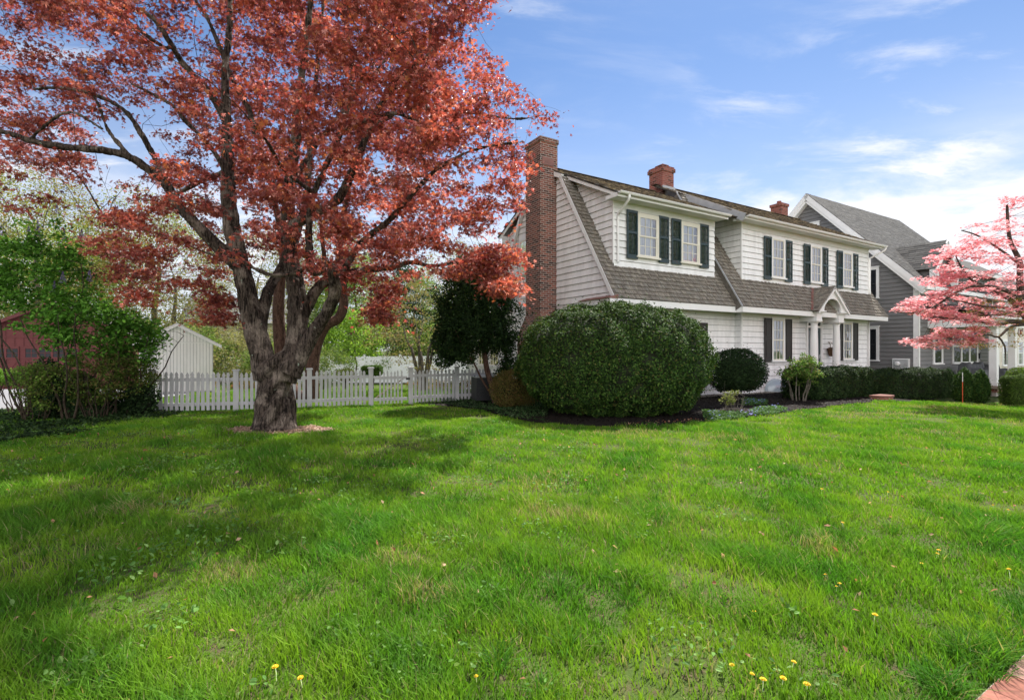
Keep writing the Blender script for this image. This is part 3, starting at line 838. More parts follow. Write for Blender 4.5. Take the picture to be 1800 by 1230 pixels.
P, rr = smooth_line([(9.42, -.54, 6.02), (9.42, -.50, 5.9), (9.16, -.10, 5.62), (9.14, -.05, 5.45), (9.14, -.05, 4.0)], [.036] * 5, .05)
d.tube(P, .036, 8); d.tube([(9.02, -.07, 2.83), (9.02, -.07, .05)], .034, 8); d.build('downspout', M['white'], house, smooth=True)
# chimneys
def corbel(m, u0, u1, v0, v1, z, steps=((.0, .03), (.12, .03))):
    m.box(u0 - .03, u1 + .03, v0 - .03, v1 + .03, z - .17, z)
ch = MB()
ch.box(-6.76, -6.08, 2.55, 3.43, 2.7, 8.30); ch.box(-6.79, -6.05, 2.52, 3.46, 8.30, 8.45)
lo = [(-6.86, 2.18, 2.0), (-6.08, 2.18, 2.0), (-6.08, 3.80, 2.0), (-6.86, 3.80, 2.0)]; hi = [(-6.76, 2.55, 2.7), (-6.08, 2.55, 2.7), (-6.08, 3.43, 2.7), (-6.76, 3.43, 2.7)]
ch.add(lo + hi, [(0, 1, 5, 4), (1, 2, 6, 5), (2, 3, 7, 6), (3, 0, 4, 7), (0, 3, 2, 1), (4, 5, 6, 7)])
ch.box(-6.86, -6.08, 2.18, 3.80, -.2, 2.0)
c_ = ch.build('chimney', M['brick'], house); tag(c_, 'tall dark brick chimney on the gable end')
q = MB(); q.box(-6.70, -6.24, 2.530, 2.552, 7.55, 7.80); q.build('flashing', M['copper'], c_)
ch = MB(); ch.box(-.62, .02, 3.0, 3.7, 7.5, 8.62); ch.box(-.67, .07, 2.95, 3.75, 8.62, 8.76); ch.box(-.64, .04, 2.98, 3.72, 8.76, 8.83); ch.box(-.5, -.15, 3.1, 3.5, 8.83, 8.93)
c_ = ch.build('chimney', M['red_brick'], house); tag(c_, 'red brick chimney at the middle of the ridge')
q = MB(); q.box(-.65, .05, 2.94, 3.0, 7.9, 8.02); q.build('flashing', M['lead'], c_)
ch = MB(); ch.box(7.85, 8.4, 3.2, 3.75, 7.5, 8.55); ch.box(7.81, 8.44, 3.16, 3.79, 8.55, 8.68); ch.lathe((8.12, 3.48, 8.68), [(.12, 0), (.1, .15), (.1, .17)], 12)
c_ = ch.build('chimney', M['red_brick'], house); tag(c_, 'small red brick chimney near the far end')
# windows and shutters
lou = None
def put_shutter(proto, u, v, z, label=None):
    o = proto.copy(); C.objects.link(o); o.parent = house; o.location = (u, v, z)
    if label: o['label'] = label
    return o
p_w = shutter_mesh(.44, 1.46, True, M['teal']); p_m = shutter_mesh(.45, 1.56, True, M['teal'])
p_l = shutter_mesh(.44, 1.60, False, M['black']); p_g = shutter_mesh(.42, 1.50, False, M['black'])
tg = 'dark green louvered shutter'; bk = 'black panelled shutter'
# shutter meshes stand with their back on y = 0 and face +y: turn them to face the street
for p in (p_w, p_m, p_l, p_g):
    me = p.data
    co = np.zeros(len(me.vertices) * 3, np.float32); me.vertices.foreach_get('co', co); co = co.reshape(-1, 3); co[:, 1] *= -1
    me.vertices.foreach_set('co', co.ravel()); me.flip_normals(); me.update()
for (s0, s1) in ((-4.74, -3.97), (-2.80, -2.03)):
    window(house, FR(.25), s0, s1, 4.40, 5.62, casing='cream', curtain='sides')
    put_shutter(p_w, s0 - .09 - .42, .21, 4.28, tg); put_shutter(p_w, s1 + .085, .21, 4.28, tg)
for i, (s0, s1) in enumerate(((1.76, 2.48), (4.36, 5.05), (6.83, 7.50))):
    window(house, FR(-.02), s0, s1, 4.22, 5.62, curtain='sides')
    put_shutter(p_m, s0 - .09 - .44, -.06, 4.10, tg); put_shutter(p_m, s1 + .085, -.06, 4.10, tg)
for i, (s0, s1) in enumerate(((1.78, 2.46), (6.85, 7.50))):
    window(house, FR(-.02), s0, s1, 1.16, 2.66, curtain='pair')
    put_shutter(p_l, s0 - .09 - .43, -.06, 1.10, bk); put_shutter(p_l, s1 + .085, -.06, 1.10, bk)
window(house, FR(.25), -2.80, -2.06, 1.0, 2.40, curtain='pair', head=1)
put_shutter(p_g, -3.31, .21, .95, bk); put_shutter(p_g, -1.98, .21, .95, bk)
window(house, LF(-6.12), 4.0, 4.72, 4.3, 5.5, curtain='left')
for p in (p_w, p_m, p_l, p_g): bpy.data.objects.remove(p)
# rear sunroom beyond the gable
wall(LF(-6.1), [[(6.13, -.4), (9.3, -.4), (9.3, .85), (6.13, .85)], [(6.13, 2.25), (9.3, 2.25), (9.3, 2.9), (6.13, 2.9)]], 'sunroom_wall', apart=True)
sr = MB(); sr.box(-6.2, -2, 6.0, 9.45, 2.9, 3.05); sr.box(-6.08, -2, 9.2, 9.3, -.4, 2.9)
for v in (6.2, 7.2, 8.2, 9.2): sr.box(-6.14, -6.04, v - .09, v + .09, .85, 2.25)
sr.build('sunroom_frame', M['trim'], house)
for v in (6.29, 7.29, 8.29): window(house, LF(-6.1), v + .07, v + .75, .92, 2.18, cols=3, rows=3, curtain='pair', cas_w=.06)
# front door
dr = MB(FR(0))
dr.box(4.05, 4.14, 0, .07, -.1, 2.5); dr.box(5.10, 5.19, 0, .07, -.1, 2.5)
for k in range(16):                               # arched casing over the fanlight
    a0, a1 = math.pi * k / 16, math.pi * (k + 1) / 16
    pt = lambda a, r: (4.62 - r * math.cos(a), 2.50 + r * .9 * math.sin(a))
    q = [pt(a0, .48), pt(a1, .48), pt(a1, .575), pt(a0, .575)]
    dr.prism([(x, .0, z) for x, z in q], (0, .07, 0))
dr.box(4.14, 5.10, .005, .05, 2.42, 2.50)
fr = dr.build('door_casing', M['trim'], house)
dr = MB(FR(0)); dr.add([(4.62 - .48 * math.cos(math.pi * k / 16), .012, 2.50 + .43 * math.sin(math.pi * k / 16)) for k in range(17)], [tuple(range(17))])
fl = dr.build('fanlight', M['dark'], fr)
dr = MB(FR(0))
for k in range(1, 5):
    a = math.pi * k / 5; dr.obox((4.62 - .24 * math.cos(a), .022, 2.5 + .21 * math.sin(a)), (-.24 * math.cos(a), 0, .21 * math.sin(a)), (.008 * math.sin(a), 0, .008 * math.cos(a)), (0, .006, 0))
dr.build('glazing_bar', M['trim'], fl)
dr = MB(FR(0)); dr.box(4.16, 5.08, -.06, -.02, .3, 2.42)
for (a, b, c, d_) in ((4.26, 4.58, .45, .85), (4.66, 4.98, .45, .85)): dr.box(a, b, -.02, .0, c, d_)
dr.box(4.16, 4.26, -.02, .03, .3, 2.42); dr.box(4.98, 5.08, -.02, .03, .3, 2.42); dr.box(4.26, 4.98, -.02, .03, 2.30, 2.42); dr.box(4.26, 4.98, -.02, .03, .3, .42)
door = dr.build('door', M['teal'], house)
dr = MB(FR(0)); dr.add([(4.26, .008, .86), (4.98, .008, .86), (4.98, .008, 2.30), (4.26, .008, 2.30)], [(0, 1, 2, 3)]); dr.build('pane', M['glass'], door)
dr = MB(FR(0)); dr.lathe((0, 0, 0), [(.0, 0)], 3) if False else None
dr.box(4.99, 5.03, .03, .06, 1.2, 1.36); dr.box(4.93, 5.03, .055, .075, 1.26, 1.285); dr.build('handle', M['meter'], door)
# portico
uc = 4.57
po = MB(); th = .12; n = 20
def ell(a): return (uc - .62 * math.cos(a), 3.0 + .50 * math.sin(a))
def outer(a):
    x = uc - 1.08 * math.cos(a); return (x, 3.0 + .90 * (1 - abs(x - uc) / 1.08))
for k in range(n):
    a0, a1 = math.pi * k / n, math.pi * (k + 1) / n
    q = [ell(a0), ell(a1), outer(a1), outer(a0)]
    po.prism([(x, -.76, z) for x, z in q], (0, th, 0))
pg = po.build('pediment', M['trim'], house)
po = MB()
for k in range(n):
    a0, a1 = math.pi * k / n, math.pi * (k + 1) / n
    p0, p1 = ell(a0), ell(a1); po.add([(p0[0], -.70, p0[1]), (p1[0], -.70, p1[1]), (p1[0], .0, p1[1]), (p0[0], .0, p0[1])], [(0, 1, 2, 3)])
po.build('vault', M['soffit'], pg)
po = MB()
for sg in (-1, 1):
    A = Vector((uc + sg * 1.17, -.84, 2.985)); B = Vector((uc, -.84, 3.965)); D = (B - A); N = Vector((-D.z * 0 + (D.z if sg < 0 else -D.z) * 1, 0, -abs(D.x))).normalized()
    N = Vector((D.z, 0, -D.x)).normalized(); N = -N if N.z > 0 else N
    po.prism([A, B, B + N * .11, A + N * .11], (0, .075, 0))
    A2 = A + Vector((sg * .02, -.02, .015)); B2 = B + Vector((0, -.02, .015)); po.prism([A2, B2, B2 + N * .035, A2 + N * .035], (0, .02, 0))
po.build('rake_moulding', M['trim'], pg)
for sg in (-1, 1):
    cu = uc + sg * .81
    en = MB(); en.box(cu - .19, cu + .19, -.68, -.0, 2.62, 2.93); en.box(cu - .24, cu + .24, -.74, .0, 2.93, 2.98); en.box(cu - .29, cu + .29, -.80, .0, 2.98, 3.02)
    en.box(cu - .205, cu + .205, -.695, .0, 2.62, 2.66)
    en.build('entablature', M['trim'], house)
    co = MB(); co.lathe((cu, -.49, .3), [(.17, 0), (.17, .06), (.15, .09), (.135, .12), (.135, .9), (.128, 1.6), (.112, 2.2), (.125, 2.21), (.125, 2.23), (.112, 2.24), (.15, 2.28), (.15, 2.29)], 24)
    co.box(cu - .17, cu + .17, -.66, -.32, 2.59, 2.62)
    co.build('column', M['white'], house, smooth=False)
ps = MB()
for sg in (-1, 1):
    O = Vector((uc + sg * 1.19, -.86, 2.99)); S = Vector((-sg * 1.19, 0, .99))
    slab(ps, O, Vector((0, 1, 0)), S, .9, S.length, .03)
pr = ps.build('portico_roof', M['underlay'], house)
ps = MB()
for sg in (-1, 1):
    O = Vector((uc + sg * 1.19, -.86, 3.0)); S = Vector((-sg * 1.19, 0, .99))
    shingles(ps, O, Vector((0, 1, 0)), S, .9, S.length, .15, .11, SHAKE, .016)
ps.build('portico_shakes', M['shake'], pr, col=True)
va = MB()
for sg in (-1, 1):
    A = Vector((uc + sg * 1.13, -.62, 3.03)); B = Vector((uc + sg * .02, -.03, 3.99)); D = B - A
    W = Vector((sg * .16, 0, 0)) ; Nn = Vector((0, -.855, .52)) * .022
    va.prism([A + Nn, B + Nn, B + Nn + W, A + Nn + W], -Nn * .4)
va.build('valley_flashing', M['copper'], pr)
st = MB(); st.box(3.3, 5.9, -1.5, 0, -.2, .28); st.box(3.5, 5.7, -1.9, -1.5, -.2, .14); st.build('stoop', M['red_brick'], house)
fo = MB(); fo.box(-6.08, 9.03, .3, 6.1, -.25, .0); fo.build('foundation', M['meter'], house)
# dark sheets close the body; seen through lap slots they draw shadow lines
bd = MB(); bd.box(.03, 9.02, .03, 6.1, -.1, 5.9); bd.box(-5.70, -1.15, .32, 6.1, 3.0, 5.85); bd.box(-6.07, .02, .32, 6.1, -.1, 3.0); bd.build('frame_body', M['dark'], house)

# ---------------------------------------------------------------- the gray neighbour
GO = hw(11.5, -.95, -.45)
gray = empty('gray_house', GO, TH, 'gray sided two storey house with steep roof, white trim and porch, behind the pink dogwood', 'house')
GF = plane((0, 0, 0), (1, 0, 0), (0, -1, 0)); GL = plane((0, 0, 0), (0, 1, 0), (-1, 0, 0))
W_, D_ = 10.3, 9.6; gs = 1.045; gn = math.hypot(1, gs)
wall(GL, [[(0, -.4), (D_, -.4), (D_, 5.2), (D_ / 2, 10.1), (0, 5.2)]], 'gable_wall', 'gray_siding', .0, .19, gray)
wall(plane((W_, 0, 0), (0, 1, 0), (1, 0, 0)), [[(0, -.4), (D_, -.4), (D_, 5.2), (D_ / 2, 10.1), (0, 5.2)]], 'gable_wall', 'gray_siding', .0, .19, gray)
wall(GF, [[(0, -.4), (W_, -.4), (W_, 5.3), (0, 5.3)]], 'wall', 'gray_siding', .0, .19, gray)
wall(GF, [[(3.3, 5.2), (9.8, 5.2), (9.8, 6.1), (3.3, 6.1)]], 'dormer_wall', 'gray_siding', .0, .19, gray)
t_ = MB(); t_.box(-.045, .14, -.045, .0, -.3, 5.1); t_.box(-.046, .0, -.045, .15, -.3, 5.15); t_.build('corner_board', M['trim'], gray)
t_ = MB(); t_.box(W_ - .14, W_ + .04, -.045, .0, -.3, 5.1); t_.build('corner_board', M['trim'], gray)
gr = MB(); fS = Vector((0, 1, gs)); bS = Vector((0, -1, gs)); OF = Vector((-.32, -.42, 5.27 - .42 * gs)); OB = Vector((-.32, D_ + .42, 5.27 - .42 * gs))
slab(gr, OF, U_, fS, W_ + .64, 5.22 * gn, .12); slab(gr, OB, U_, bS, W_ + .64, 5.22 * gn, .12)
g_roof = gr.build('roof', M['underlay'], gray)
gr = MB(); shingles(gr, OF, U_, fS, W_ + .64, 5.22 * gn, .145, .30, ASPH, .01, jit=.0)
shingles(gr, OB, U_, bS, W_ + .64, 5.22 * gn, .145, .6, ASPH, .01, jit=.0)
gr.build('roof_shingles', M['asphalt_shingle'], g_roof, col=True)
for (a, sx) in ((-.345, -1), (W_ + .30, 1)):
    for sg, c in ((1, 0), (-1, D_)):
        f = lambda v: c + sg * v
        gr = MB()
        board(gr, (a, f(-.44), 5.25 - .44 * gs), (a, f(D_ / 2), 5.25 + D_ / 2 * gs), .22, .045)
        board(gr, (a + .03, f(-.40), 5.03 - .40 * gs), (a + .03, f(D_ / 2), 5.03 + D_ / 2 * gs), .18, .29 if sx < 0 else -.29)
        gr.build('rake_board', M['trim'], gray)
gr = MB()
gr.box(-.3, W_ + .3, -.46, -.40, 4.68, 4.86); gr.box(-.3, W_ + .3, -.40, .0, 4.68, 4.71)
gr.build('fascia', M['trim'], gray)
for (a, b, z0, z1) in ((1.62, 2.45, 4.5, 5.85), (1.62, 2.45, 1.52, 3.0), (4.35, 5.3, 7.5, 8.6)):
    window(gray, plane((-.02, 0, 0), (0, 1, 0), (-1, 0, 0)), a, b, z0, z1, cols=1, rows=1, sash='ac', cas_w=.11, curtain=None, head=1, glass='glass_dark')
for (a, b, z0, z1) in ((1.65, 2.5, 1.36, 3.0), (1.75, 2.6, 4.25, 5.15), (4.7, 5.9, 4.2, 5.15), (8.2, 9.1, 4.2, 5.15)):
    window(gray, plane((0, -.02, 0), (1, 0, 0), (0, -1, 0)), a, b, z0, z1, cols=1, rows=1, sash='ac' if z0 > 3 else 'trim', cas_w=.10, curtain=None, glass='glass_dark')
for k in range(3):
    a = 3.85 + k * 1.08; window(gray, plane((0, -.02, 0), (1, 0, 0), (0, -1, 0)), a, a + .98, 1.36, 3.0, cols=1, rows=1, sash='trim', cas_w=.06, curtain=None, glass='glass_dark')
q = MB(); q.box(7.6, 8.6, -.03, .0, .45, 2.75); q.build('door', M['black'], gray)
q = MB(); q.box(7.12, 7.38, -.14, -.02, 1.55, 1.80); q.box(7.10, 7.40, -.16, -.02, 1.80, 1.83); q.build('mailbox', M['ac'], gray)
# small gable dormer and wide dormer on the street side
q = MB(GF); q.add([(1.15, .12, 4.7), (3.25, .12, 4.7), (3.25, .12, 5.9), (2.2, .12, 7.1), (1.15, .12, 5.9)], [(0, 1, 2, 3, 4)]); q.M = None; q = MB(); q.prism([(1.15, -.12, 4.7), (3.25, -.12, 4.7), (3.25, -.12, 5.78), (2.2, -.12, 7.0), (1.15, -.12, 5.78)], (0, 2.4, 0)); q.prism([(3.35, .02, 4.9), (3.35, .02, 5.9), (3.35, 2.4, 6.95), (3.35, 2.4, 4.9)], (6.4, 0, 0)); q.build('dormer_gable', M['gray_siding'], gray)
q = MB()
for sg in (-1, 1):
    O = Vector((2.2 + sg * 1.25, -.36, 5.72)); S = Vector((-sg * 1.25, 0, 1.42)); slab(q, O, Vector((0, 1, 0)), S, 2.8, S.length, .07)
slab(q, Vector((3.3, -.4, 5.95)), U_, Vector((0, 1, .45)), 6.7, 3.4, .08)
dq = q.build('dormer_roof', M['underlay'], gray)
q = MB()
for sg in (-1, 1):
    O = Vector((2.2 + sg * 1.25, -.36, 5.73)); S = Vector((-sg * 1.25, 0, 1.42)); shingles(q, O, Vector((0, 1, 0)), S, 2.8, S.length, .145, .3, ASPH, .01, jit=0)
shingles(q, Vector((3.3, -.4, 5.96)), U_, Vector((0, 1, .45)), 6.7, 3.4, .145, .3, ASPH, .01, jit=0)
q.build('dormer_shingles', M['asphalt_shingle'], dq, col=True)
q = MB()
for sg in (-1, 1):
    A = Vector((2.2 + sg * 1.27, -.40, 5.70)); B = Vector((2.2, -.40, 7.14)); D = B - A; N = Vector((D.z, 0, -D.x)).normalized(); N = -N if N.z > 0 else N
    q.prism([A, B, B + N * .2, A + N * .2], (0, .05, 0))
    q.box(2.2 + sg * 1.15 - .08, 2.2 + sg * 1.15 + .08, -.40, -.1, 4.7, 5.75)
q.box(.9, 3.5, -.38, -.0, 5.62, 5.72) if False else None
q.box(3.3, 10.0, -.44, -.38, 5.8, 5.97)
q.build('dormer_trim', M['trim'], gray)
# porch
pc = MB(); pc.box(1.45, W_ + .2, -2.35, -.03, .33, .45); dk = pc.build('porch_deck', M['deck'], gray)
pc = MB(); pc.box(1.55, W_ + .1, -2.28, -.05, .18, .33); pc.build('porch_rim', M['red_brick'], gray)
pc = MB(); pc.box(1.6, W_ + .05, -2.22, -.05, -.5, .18); pc.build('porch_base', M['stone'], gray)
pc = MB(); pc.box(1.0, W_ + .3, -2.3, -2.05, 3.0, 3.34); pc.box(1.0, 1.2, -2.05, -.02, 3.0, 3.34); pc.box(1.2, W_ + .3, -2.05, -.02, 3.3, 3.33)
pc.box(.8, W_ + .5, -2.52, -2.3, 3.34, 3.44); pc.build('porch_beam', M['trim'], gray)
pc = MB(); pr_S = Vector((0, 2.5, .75)); slab(pc, Vector((.8, -2.52, 3.46)), U_, pr_S, W_ - .2, pr_S.length, .05); pr2 = pc.build('porch_roof', M['underlay'], gray)
pc = MB(); shingles(pc, Vector((.8, -2.54, 3.47)), U_, pr_S, W_ - .2, pr_S.length, .145, .3, ASPH, .01, jit=0); pc.build('porch_shingles', M['asphalt_shingle'], pr2, col=True)
for s_ in (1.72, 4.1, 7.2, 10.1):
    q = MB(); q.box(s_ - .13, s_ + .13, -2.25, -1.99, .60, 2.92); q.box(s_ - .16, s_ + .16, -2.28, -1.96, .45, .60); q.box(s_ - .16, s_ + .16, -2.28, -1.96, 2.92, 3.0)
    for sx in (-1, 1): pass
    q.build('porch_column', M['trim'], gray, bevel=.01)
q = MB(); q.box(-.10, -.02, .28, .95, 1.02, 1.60); mt_ = q.build('meter_panel', M['trim'], gray)
q = MB(); q.box(-.13, -.10, .32, .91, 1.06, 1.56); q.lathe((0, 0, 0), [(.001, 0)], 3) if False else None; q.build('meter_cover', M['meter'], mt_)
q = MB(Matrix.Translation((-.14, .72, 1.36)) @ Matrix.Rotation(R(-90), 4, 'Y')); q.lathe((0, 0, 0), [(.10, 0), (.10, .06), (.08, .09), (.03, .10)], 20); q.build('meter_dial', M['white'], mt_)

# ---------------------------------------------------------------- the cream neighbour
CO = hw(24.2, .6, -.45)
cream = empty('cream_house', CO, TH, 'cream sided house at the right edge beyond the gray house porch', 'house')
wall(GF, [[(0, -.3), (12, -.3), (12, 6.2), (0, 6.2)]], 'wall', 'cream_siding', 0, .13, cream)
wall(GL, [[(0, -.3), (8, -.3), (8, 6.2), (4, 9.0), (0, 6.2)]], 'gable_wall', 'cream_siding', 0, .13, cream)
q = MB(); slab(q, Vector((-.4, -.5, 5.9)), U_, Vector((0, 1, .7)), 12.8, 5.5, .1); slab(q, Vector((-.4, 8.5, 5.9)), U_, Vector((0, -1, .7)), 12.8, 5.5, .1); q.build('roof', M['underlay'], cream)
for (a, b, z0, z1) in ((4.2, 5.1, 1.0, 2.6), (5.7, 6.6, 1.0, 2.6), (7.2, 8.1, 1.0, 2.6), (1.5, 2.5, 1.0, 2.6), (4.6, 5.5, 3.9, 5.3), (7.4, 8.3, 3.9, 5.3), (1.5, 2.4, 3.9, 5.3)):
    window(cream, plane((0, -.02, 0), (1, 0, 0), (0, -1, 0)), a, b, z0, z1, cols=3, rows=2, sash='trim', cas_w=.12, curtain='pair')
# ---------------------------------------------------------------- beds, drive, walk
def flat_poly(name, pts, mat_, dz, label=None, kind='structure', edge=.0):
    """a laid surface that follows the ground; pts are world (x, y)"""
    xs = [p[0] for p in pts]; ys = [p[1] for p in pts]
    m = MB(); 
    import mathutils.geometry as mg
    # fill with a fine grid of triangles so it follows the ground
    P = [Vector((x, y)) for x, y in pts]
    grid = []
    st = max((max(xs) - min(xs)), (max(ys) - min(ys))) / 34
    for x in np.arange(min(xs), max(xs), st):
        for y in np.arange(min(ys), max(ys), st):
            q = (x + random.uniform(-.1, .1) * st, y + random.uniform(-.1, .1) * st)
            if inpoly(np.array([q[0]]), np.array([q[1]]), pts)[0]: grid.append(Vector(q))
    n = len(P)
    r = mg.delaunay_2d_cdt(P + grid, [(i, (i + 1) % n) for i in range(n)], [list(range(n))], 1, 1e-5)
    vs = [(v.x, v.y, gz(v.x, v.y) + dz) for v in r[0]]
    m.add(vs, [tuple(f) for f in r[2]])
    o = m.build(name, mat_, smooth=True); return tag(o, label, kind=kind)
BED1 = [g(*p) for p in [(735, 711), (760, 713), (800, 716), (850, 722), (885, 733), (930, 742), (1000, 748), (1080, 751), (1160, 750), (1220, 744), (1280, 737), (1350, 730), (1420, 720), (1480, 712), (1530, 708)]] + [(11.75, 16.2), (11.9, 19.6), (8.6, 18.4), (3.2, 15.3), (2.0, 17.5), (-.6, 17.5), (-1.9, 14.9)]
GRAV = [tuple(hw(u, v)[:2]) for u, v in ((-6.2, -.1), (-.2, -.35), (5.0, -.6), (5.0, .2), (-.2, .4), (-6.2, .5))]
BED2 = [g(*p) for p in [(1572, 706), (1600, 707.5), (1630, 706), (1645, 702), (1690, 698), (1740, 698), (1800, 701)]] + [(19.5, 17.7), (21.0, 21.5), (13.0, 21.5), (12.3, 18.5)]
M['mulch'] = simple('mulch', (.012, .010, .009), .95, .5, 35, 1.0, 70, col2=(.035, .028, .024), spec=.1)
M['gravel'] = simple('gravel', (.16, .13, .10), .9, .5, 60, 1.0, 70, col2=(.42, .36, .30))
M['drive'] = simple('driveway', (.19, .19, .20), .9, .15, 5, .4, 60)
M['chips'] = simple('chips', (.22, .16, .11), .9, .3, 40, .8, 60, col2=(.4, .3, .22))
flat_poly('mulch_bed', BED1, M['mulch'], .022); flat_poly('side_mulch_bed', BED2, M['mulch'], .022)
flat_poly('gravel_strip', GRAV, M['gravel'], .030)
DRIVE = [(-30, 12.9), (-11.6, 12.9), (-11.2, 17.5), (-15.5, 25.9), (-32, 25.9)]
flat_poly('driveway', DRIVE, M['drive'], .012)
def scatter_bits(name, poly, n, size, cols, dz, kind='quad', mt='leaf', label=None, flat=.35):
    xs = [p[0] for p in poly]; ys = [p[1] for p in poly]
    x = rng.uniform(min(xs), max(xs), n * 3); y = rng.uniform(min(ys), max(ys), n * 3); k = inpoly(x, y, poly); x, y = x[k][:n], y[k][:n]
    P = np.stack([x, y, ground(x, y) + dz], -1)
    return leaves(name, P, size, kind, M[mt], cols, tilt=flat)
tag(scatter_bits('mulch_bits', BED1, 16000, .045, [(.014, .011, .010), (.008, .006, .006), (.022, .017, .014)], .03, mt='petal'), kind='stuff')
# brick walk at the lower right
E0 = np.array([1.93, 2.16]); ud = np.array([.8536, .521]); vd = np.array([.521, -.8536])
WALK = [tuple(E0 + ud * a + vd * b) for a, b in ((-4, 0), (24, 0), (24, 1.6), (-4, 1.6))]
wk = MB(); M['walk_brick'] = attr_mat('walk_brick', .85, .6, mulvar=.3, nscale=35)
b_, l_ = .105, .21
for i in range(-18, 110):
    for j in range(0, 14):
        a0 = i * (l_ + .008) + (j % 2) * l_ / 2; q0 = E0 + ud * (a0 + l_ / 2) + vd * (j * (b_ + .008) + b_ / 2 + .02)
        c = random.choice([(.26, .10, .07), (.21, .08, .055), (.31, .14, .10), (.25, .14, .11)]); z = .018 + random.uniform(-.003, .003)
        wk.obox((q0[0], q0[1], gz(q0[0], q0[1]) + z - .02), (ud[0] * l_ / 2, ud[1] * l_ / 2, 0), (vd[0] * b_ / 2, vd[1] * b_ / 2, 0), (0, 0, .02), c)
wk_o = wk.build('brick_path', M['walk_brick'], col=True); tag(wk_o, kind='structure')
flat_poly('path_sand', WALK, M['gravel'], .006)
# wood chips round the maple
TB = (-4.55, 9.75)
ring = [(TB[0] + math.cos(a) * r * 1.25 + .12, TB[1] - .08 + math.sin(a) * r * .62) for a, r in [(2 * math.pi * k / 26, .80 + .14 * math.sin(3 * k) + .1 * math.sin(1.7 * k)) for k in range(26)]]
flat_poly('wood_chips', ring, M['chips'], .015, kind='stuff')
tag(scatter_bits('wood_chip_bits', ring, 3000, .05, [(.40, .29, .21), (.30, .21, .15), (.50, .38, .29)], .025, mt='petal'), kind='stuff')

# ---------------------------------------------------------------- picket fences
def picket_shape(x, w_, h):
    a = w_ / 2; n = .012
    return [(x - a, .04), (x + a, .04), (x + a, h - .13), (x + a - n, h - .115), (x + a + .004, h - .085), (x + a * .75, h - .04), (x, h), (x - a * .75, h - .04), (x - a - .004, h - .085), (x - a + n, h - .115), (x - a, h - .13)]
def fence_run(root, A, B, h=.99, pitch=.112, w_=.072, mt='fence', name='pickets', rails=(.19, .80)):
    A, B = Vector(A), Vector(B); D = B - A; L = D.length; D.normalize(); za, zb = gz(A.x, A.y), gz(B.x, B.y)
    m = MB(); n = int((L - .14) / pitch); off = (L - (n - 1) * pitch) / 2
    N = Vector((-D.y, D.x, 0)) * -1      # towards the street
    for i in range(n):
        s = off + i * pitch; z = za + (zb - za) * s / L; hh = h + random.uniform(-.018, .018); tl = random.uniform(-.014, .014)
        P = [Vector((A.x, A.y, z)) + Vector((D.x, D.y, 0)) * (x + tl * y) + Vector((0, 0, y)) + N * .02 for x, y in picket_shape(s, w_ * random.uniform(.94, 1.04), hh)]
        m.prism(P, N * .018)
    m.build(name, M[mt], root)
    for r_ in rails:
        q = MB(); a = Vector((A.x, A.y, za + r_)); b = Vector((B.x, B.y, zb + r_)); d = (b - a); q.obox((a + b) / 2, d / 2, N * .019, (0, 0, .04)); q.build('rail', M[mt], root)
def fence_post(root, A, h=1.06, s=.06, mt='fence'):
    z = gz(A[0], A[1]); q = MB(); ang = .36; ca, sa = math.cos(ang), math.sin(ang)
    X = Vector((ca, sa, 0)); Y = Vector((-sa, ca, 0)); c = Vector((A[0], A[1], z))
    q.obox(c + Vector((0, 0, (h - .04) / 2 - .05)), X * s, Y * s, (0, 0, (h - .04) / 2 + .05))
    q.obox(c + Vector((0, 0, h - .03)), X * (s + .025), Y * (s + .025), (0, 0, .012)); q.obox(c + Vector((0, 0, h - .012)), X * (s + .008), Y * (s + .008), (0, 0, .008))
    return q.build('post', M[mt], root)
FP = {}
for px, Y in ((269, 12.25), (415, 12.85), (544, 13.4), (652, 14.0), (722, 14.4), (803, 15.0), (868, 15.5)): FP[px] = ((px - CX) / F * Y, Y)
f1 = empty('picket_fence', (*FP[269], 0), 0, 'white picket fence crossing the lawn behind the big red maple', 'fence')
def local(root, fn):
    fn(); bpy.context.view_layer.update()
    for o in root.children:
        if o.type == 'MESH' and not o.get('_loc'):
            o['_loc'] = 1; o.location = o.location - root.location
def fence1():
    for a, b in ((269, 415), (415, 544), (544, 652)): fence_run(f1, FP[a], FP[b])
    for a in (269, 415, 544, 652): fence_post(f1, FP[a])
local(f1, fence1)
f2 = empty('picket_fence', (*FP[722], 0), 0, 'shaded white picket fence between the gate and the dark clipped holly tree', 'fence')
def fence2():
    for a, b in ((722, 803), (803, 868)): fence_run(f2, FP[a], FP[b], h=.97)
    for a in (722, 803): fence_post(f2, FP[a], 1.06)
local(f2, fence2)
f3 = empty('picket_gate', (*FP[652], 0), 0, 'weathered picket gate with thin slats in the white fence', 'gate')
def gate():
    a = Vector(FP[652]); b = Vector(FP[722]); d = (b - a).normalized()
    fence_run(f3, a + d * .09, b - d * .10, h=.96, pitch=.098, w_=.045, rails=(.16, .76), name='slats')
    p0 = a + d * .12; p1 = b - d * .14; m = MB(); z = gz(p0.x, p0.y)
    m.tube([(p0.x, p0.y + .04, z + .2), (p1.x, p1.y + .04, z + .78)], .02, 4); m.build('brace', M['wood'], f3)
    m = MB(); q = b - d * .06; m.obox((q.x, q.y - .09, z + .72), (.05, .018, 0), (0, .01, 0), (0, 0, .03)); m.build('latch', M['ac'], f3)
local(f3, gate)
for o in (f1, f2, f3):
    for c_ in o.children:
        if '_loc' in c_: del c_['_loc']
px_ = at(103, 650, 11.9); po_ = MB(); z_ = gz(px_.x, px_.y); po_.box(px_.x - .075, px_.x + .075, 11.825, 11.975, z_, 1.03); po_.box(px_.x - .11, px_.x + .11, 11.79, 12.01, 1.03, 1.07)
tag(po_.build('fence_post', M['fence']), 'lone white post with a flat cap in the privet hedge', 'post')

